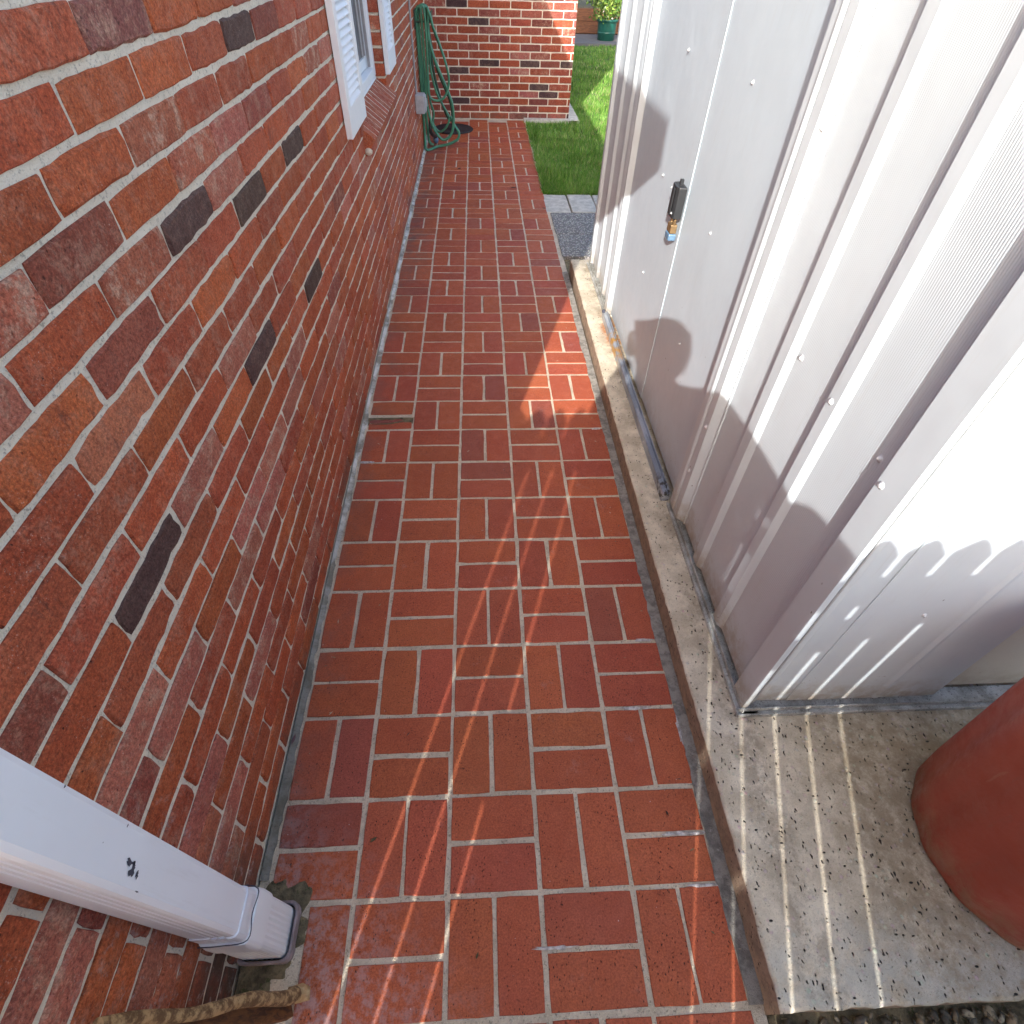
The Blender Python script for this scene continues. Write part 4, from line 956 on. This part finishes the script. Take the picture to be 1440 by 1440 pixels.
for a, b in zip(SL[:-1], SL[1:]):
    ha, hb = HS.get(a, HW), HS.get(b, HW); n_ = max(1, round((b-a)/.087)); ww = (b-a-ha-hb)/n_
    for i in range(n_): picket(gate, a+ha+ww*i, a+ha+ww*(i+1)-(.0004 if i < n_-1 else 0))
picket(gate, SL[-1]+HW, .8305)
gx0, gx1 = sx0, .83
MB().box(gx0, gx1, FY-.036, FY-.0005, 1.283, 1.368).build('rail', M['gate'], gate)
MB().box(gx0, gx1, FY-.036, FY-.0005, .18, .27).build('rail', M['gate'], gate)
bz_ = lambda x: 1.05+.66*(x-.522)
T = Matrix(((1, 0, 0, 0), (0, 0, -.033, FY-.001), (0, 1, 0, 0), (0, 0, 0, 1)))
MB().prism([(-.10, bz_(-.10)), (.83, bz_(.83)), (.83, 1.2825), (.70, 1.2825), (-.10, bz_(-.10)+.11)], 0, 1, mat=T).build('brace', M['gate'], gate)
def post(x0, x1, lab): return tag(MB().box(x0, x1, FY-.05, FY+.04, 0, 1.50).build('gate_post', M['gate'], bevel=.006), lab, 'post')
post(.832, .925, 'square wooden gate post at the right of the path behind the viewer'); 
fr_ = thing('picket_fence', 'close boarded picket fence continuing right of the gate post', 'fence', (0, 0, 0))
x = .927
while x < 3.4: picket(fr_, x, x+.0865, 1.475+.01*math.sin(x*20), 1.44); x += .087
MB().box(.927, 3.4, FY-.036, FY-.0005, 1.28, 1.37).build('rail', M['gate'], fr_); MB().box(.927, 3.4, FY-.036, FY-.0005, .18, .27).build('rail', M['gate'], fr_)
fl_ = thing('picket_fence', 'close boarded picket fence left of the gate running past the house corner', 'fence', (0, 0, 0))
x = sx0-.0008
while x > -3.2: picket(fl_, x-.0865, x-.0005, 1.475, 1.44); x -= .087
MB().box(-3.2, sx0-.002, FY-.036, FY-.0005, 1.28, 1.37).build('rail', M['gate'], fl_); MB().box(-3.2, sx0-.002, FY-.036, FY-.0005, .18, .27).build('rail', M['gate'], fl_)

# ---------------------------------------------------------------- the person taking the picture (only the shadow shows)
def skin(name, verts, edges, rad, mat, parent, sub=2):
    me = bpy.data.meshes.new(name); me.from_pydata(verts, edges, []); o = bpy.data.objects.new(name, me); COL.objects.link(o); o.parent = parent
    o.modifiers.new('skin', 'SKIN'); me.skin_vertices[0].data
    for i, r_ in enumerate(rad): me.skin_vertices[0].data[i].radius = r_ if isinstance(r_, tuple) else (r_, r_)
    me.skin_vertices[0].data[0].use_root = True
    s_ = o.modifiers.new('sub', 'SUBSURF'); s_.levels = sub; s_.render_levels = sub; me.materials.append(mat)
    for md in o.modifiers: pass
    return o
per = thing('person', 'person in dark clothes holding a phone up with both hands behind the viewpoint', 'person', (0, 0, 0))
bv = [(.27, -.42, .78), (.27, -.41, .95), (.28, -.38, 1.10), (.29, -.34, 1.22), (.29, -.30, 1.305), (.29, -.265, 1.375), (.295, -.245, 1.45), (.30, -.235, 1.51),
      (.13, -.34, 1.26), (.06, -.30, 1.06), (.15, -.18, 1.20), (.245, -.10, 1.33),
      (.455, -.30, 1.335), (.575, -.33, 1.16), (.49, -.20, 1.20), (.345, -.10, 1.33),
      (.18, -.42, .70), (.17, -.40, .42), (.16, -.44, .08), (.15, -.33, .035),
      (.36, -.42, .70), (.37, -.40, .42), (.38, -.44, .08), (.40, -.33, .035)]
be = [(0, 1), (1, 2), (2, 3), (3, 4), (4, 5), (5, 6), (6, 7), (3, 8), (8, 9), (9, 10), (10, 11), (3, 12), (12, 13), (13, 14), (14, 15), (0, 16), (16, 17), (17, 18), (18, 19), (0, 20), (20, 21), (21, 22), (22, 23)]
br = [(.15, .11), (.135, .10), (.14, .105), (.15, .10), .06, .058, (.078, .092), (.07, .08), .068, .05, .04, .027, .082, .058, .046, .03, .088, .06, .042, .04, .088, .06, .042, .04]
skin('body', bv, be, br, M['cloth'], per)
def hand(sgn):
    cx = .298+sgn*.042; v = [(cx+sgn*.012, -.095, 1.345)]; e = []; r_ = [.022]
    v.append((cx+sgn*.008, -.072, 1.375)); e.append((0, 1)); r_.append((.026, .014))
    for i in range(4):
        b = len(v); h = 1.362+.019*i
        v += [(cx+sgn*.010, -.056, h), (cx+sgn*.016, -.034, h+.004), (cx-sgn*(.002+.004*i), -.028+.0, h+.006)]; e += [(1, b), (b, b+1), (b+1, b+2)]; r_ += [.009, .008, .0072]
    b = len(v); v += [(cx-sgn*.006, -.084, 1.37), (cx-sgn*.016, -.074, 1.39)]; e += [(1, b), (b, b+1)]; r_ += [.011, .009]
    return skin('hand', v, e, r_, M['skin'], per, 2)
hand(-1); hand(1)
hd = MB(); hd.lathe((.30, -.245, 1.36), [(.02, .0), (.05, .012), (.068, .05), (.076, .10), (.078, .15), (.068, .19), (.045, .212), (.012, .222)], 20); hd.build('head', M['skin'], per)
hd = MB(); hd.lathe((.30, -.262, 1.40), [(.07, .0), (.088, .04), (.092, .10), (.082, .155), (.055, .185), (.012, .198)], 20); hd.build('hair', M['hair'], per)
ph = MB(); Tm = Matrix((CR, CU, -CF)).transposed().to_4x4(); Tm.translation = CP-CF*.014
ph.box(-.036, .036, -.138, .014, -.004, .004, mat=Tm)
tag(ph.build('phone', M['black'], bevel=.002), 'slim black phone held upright in both hands', 'phone')
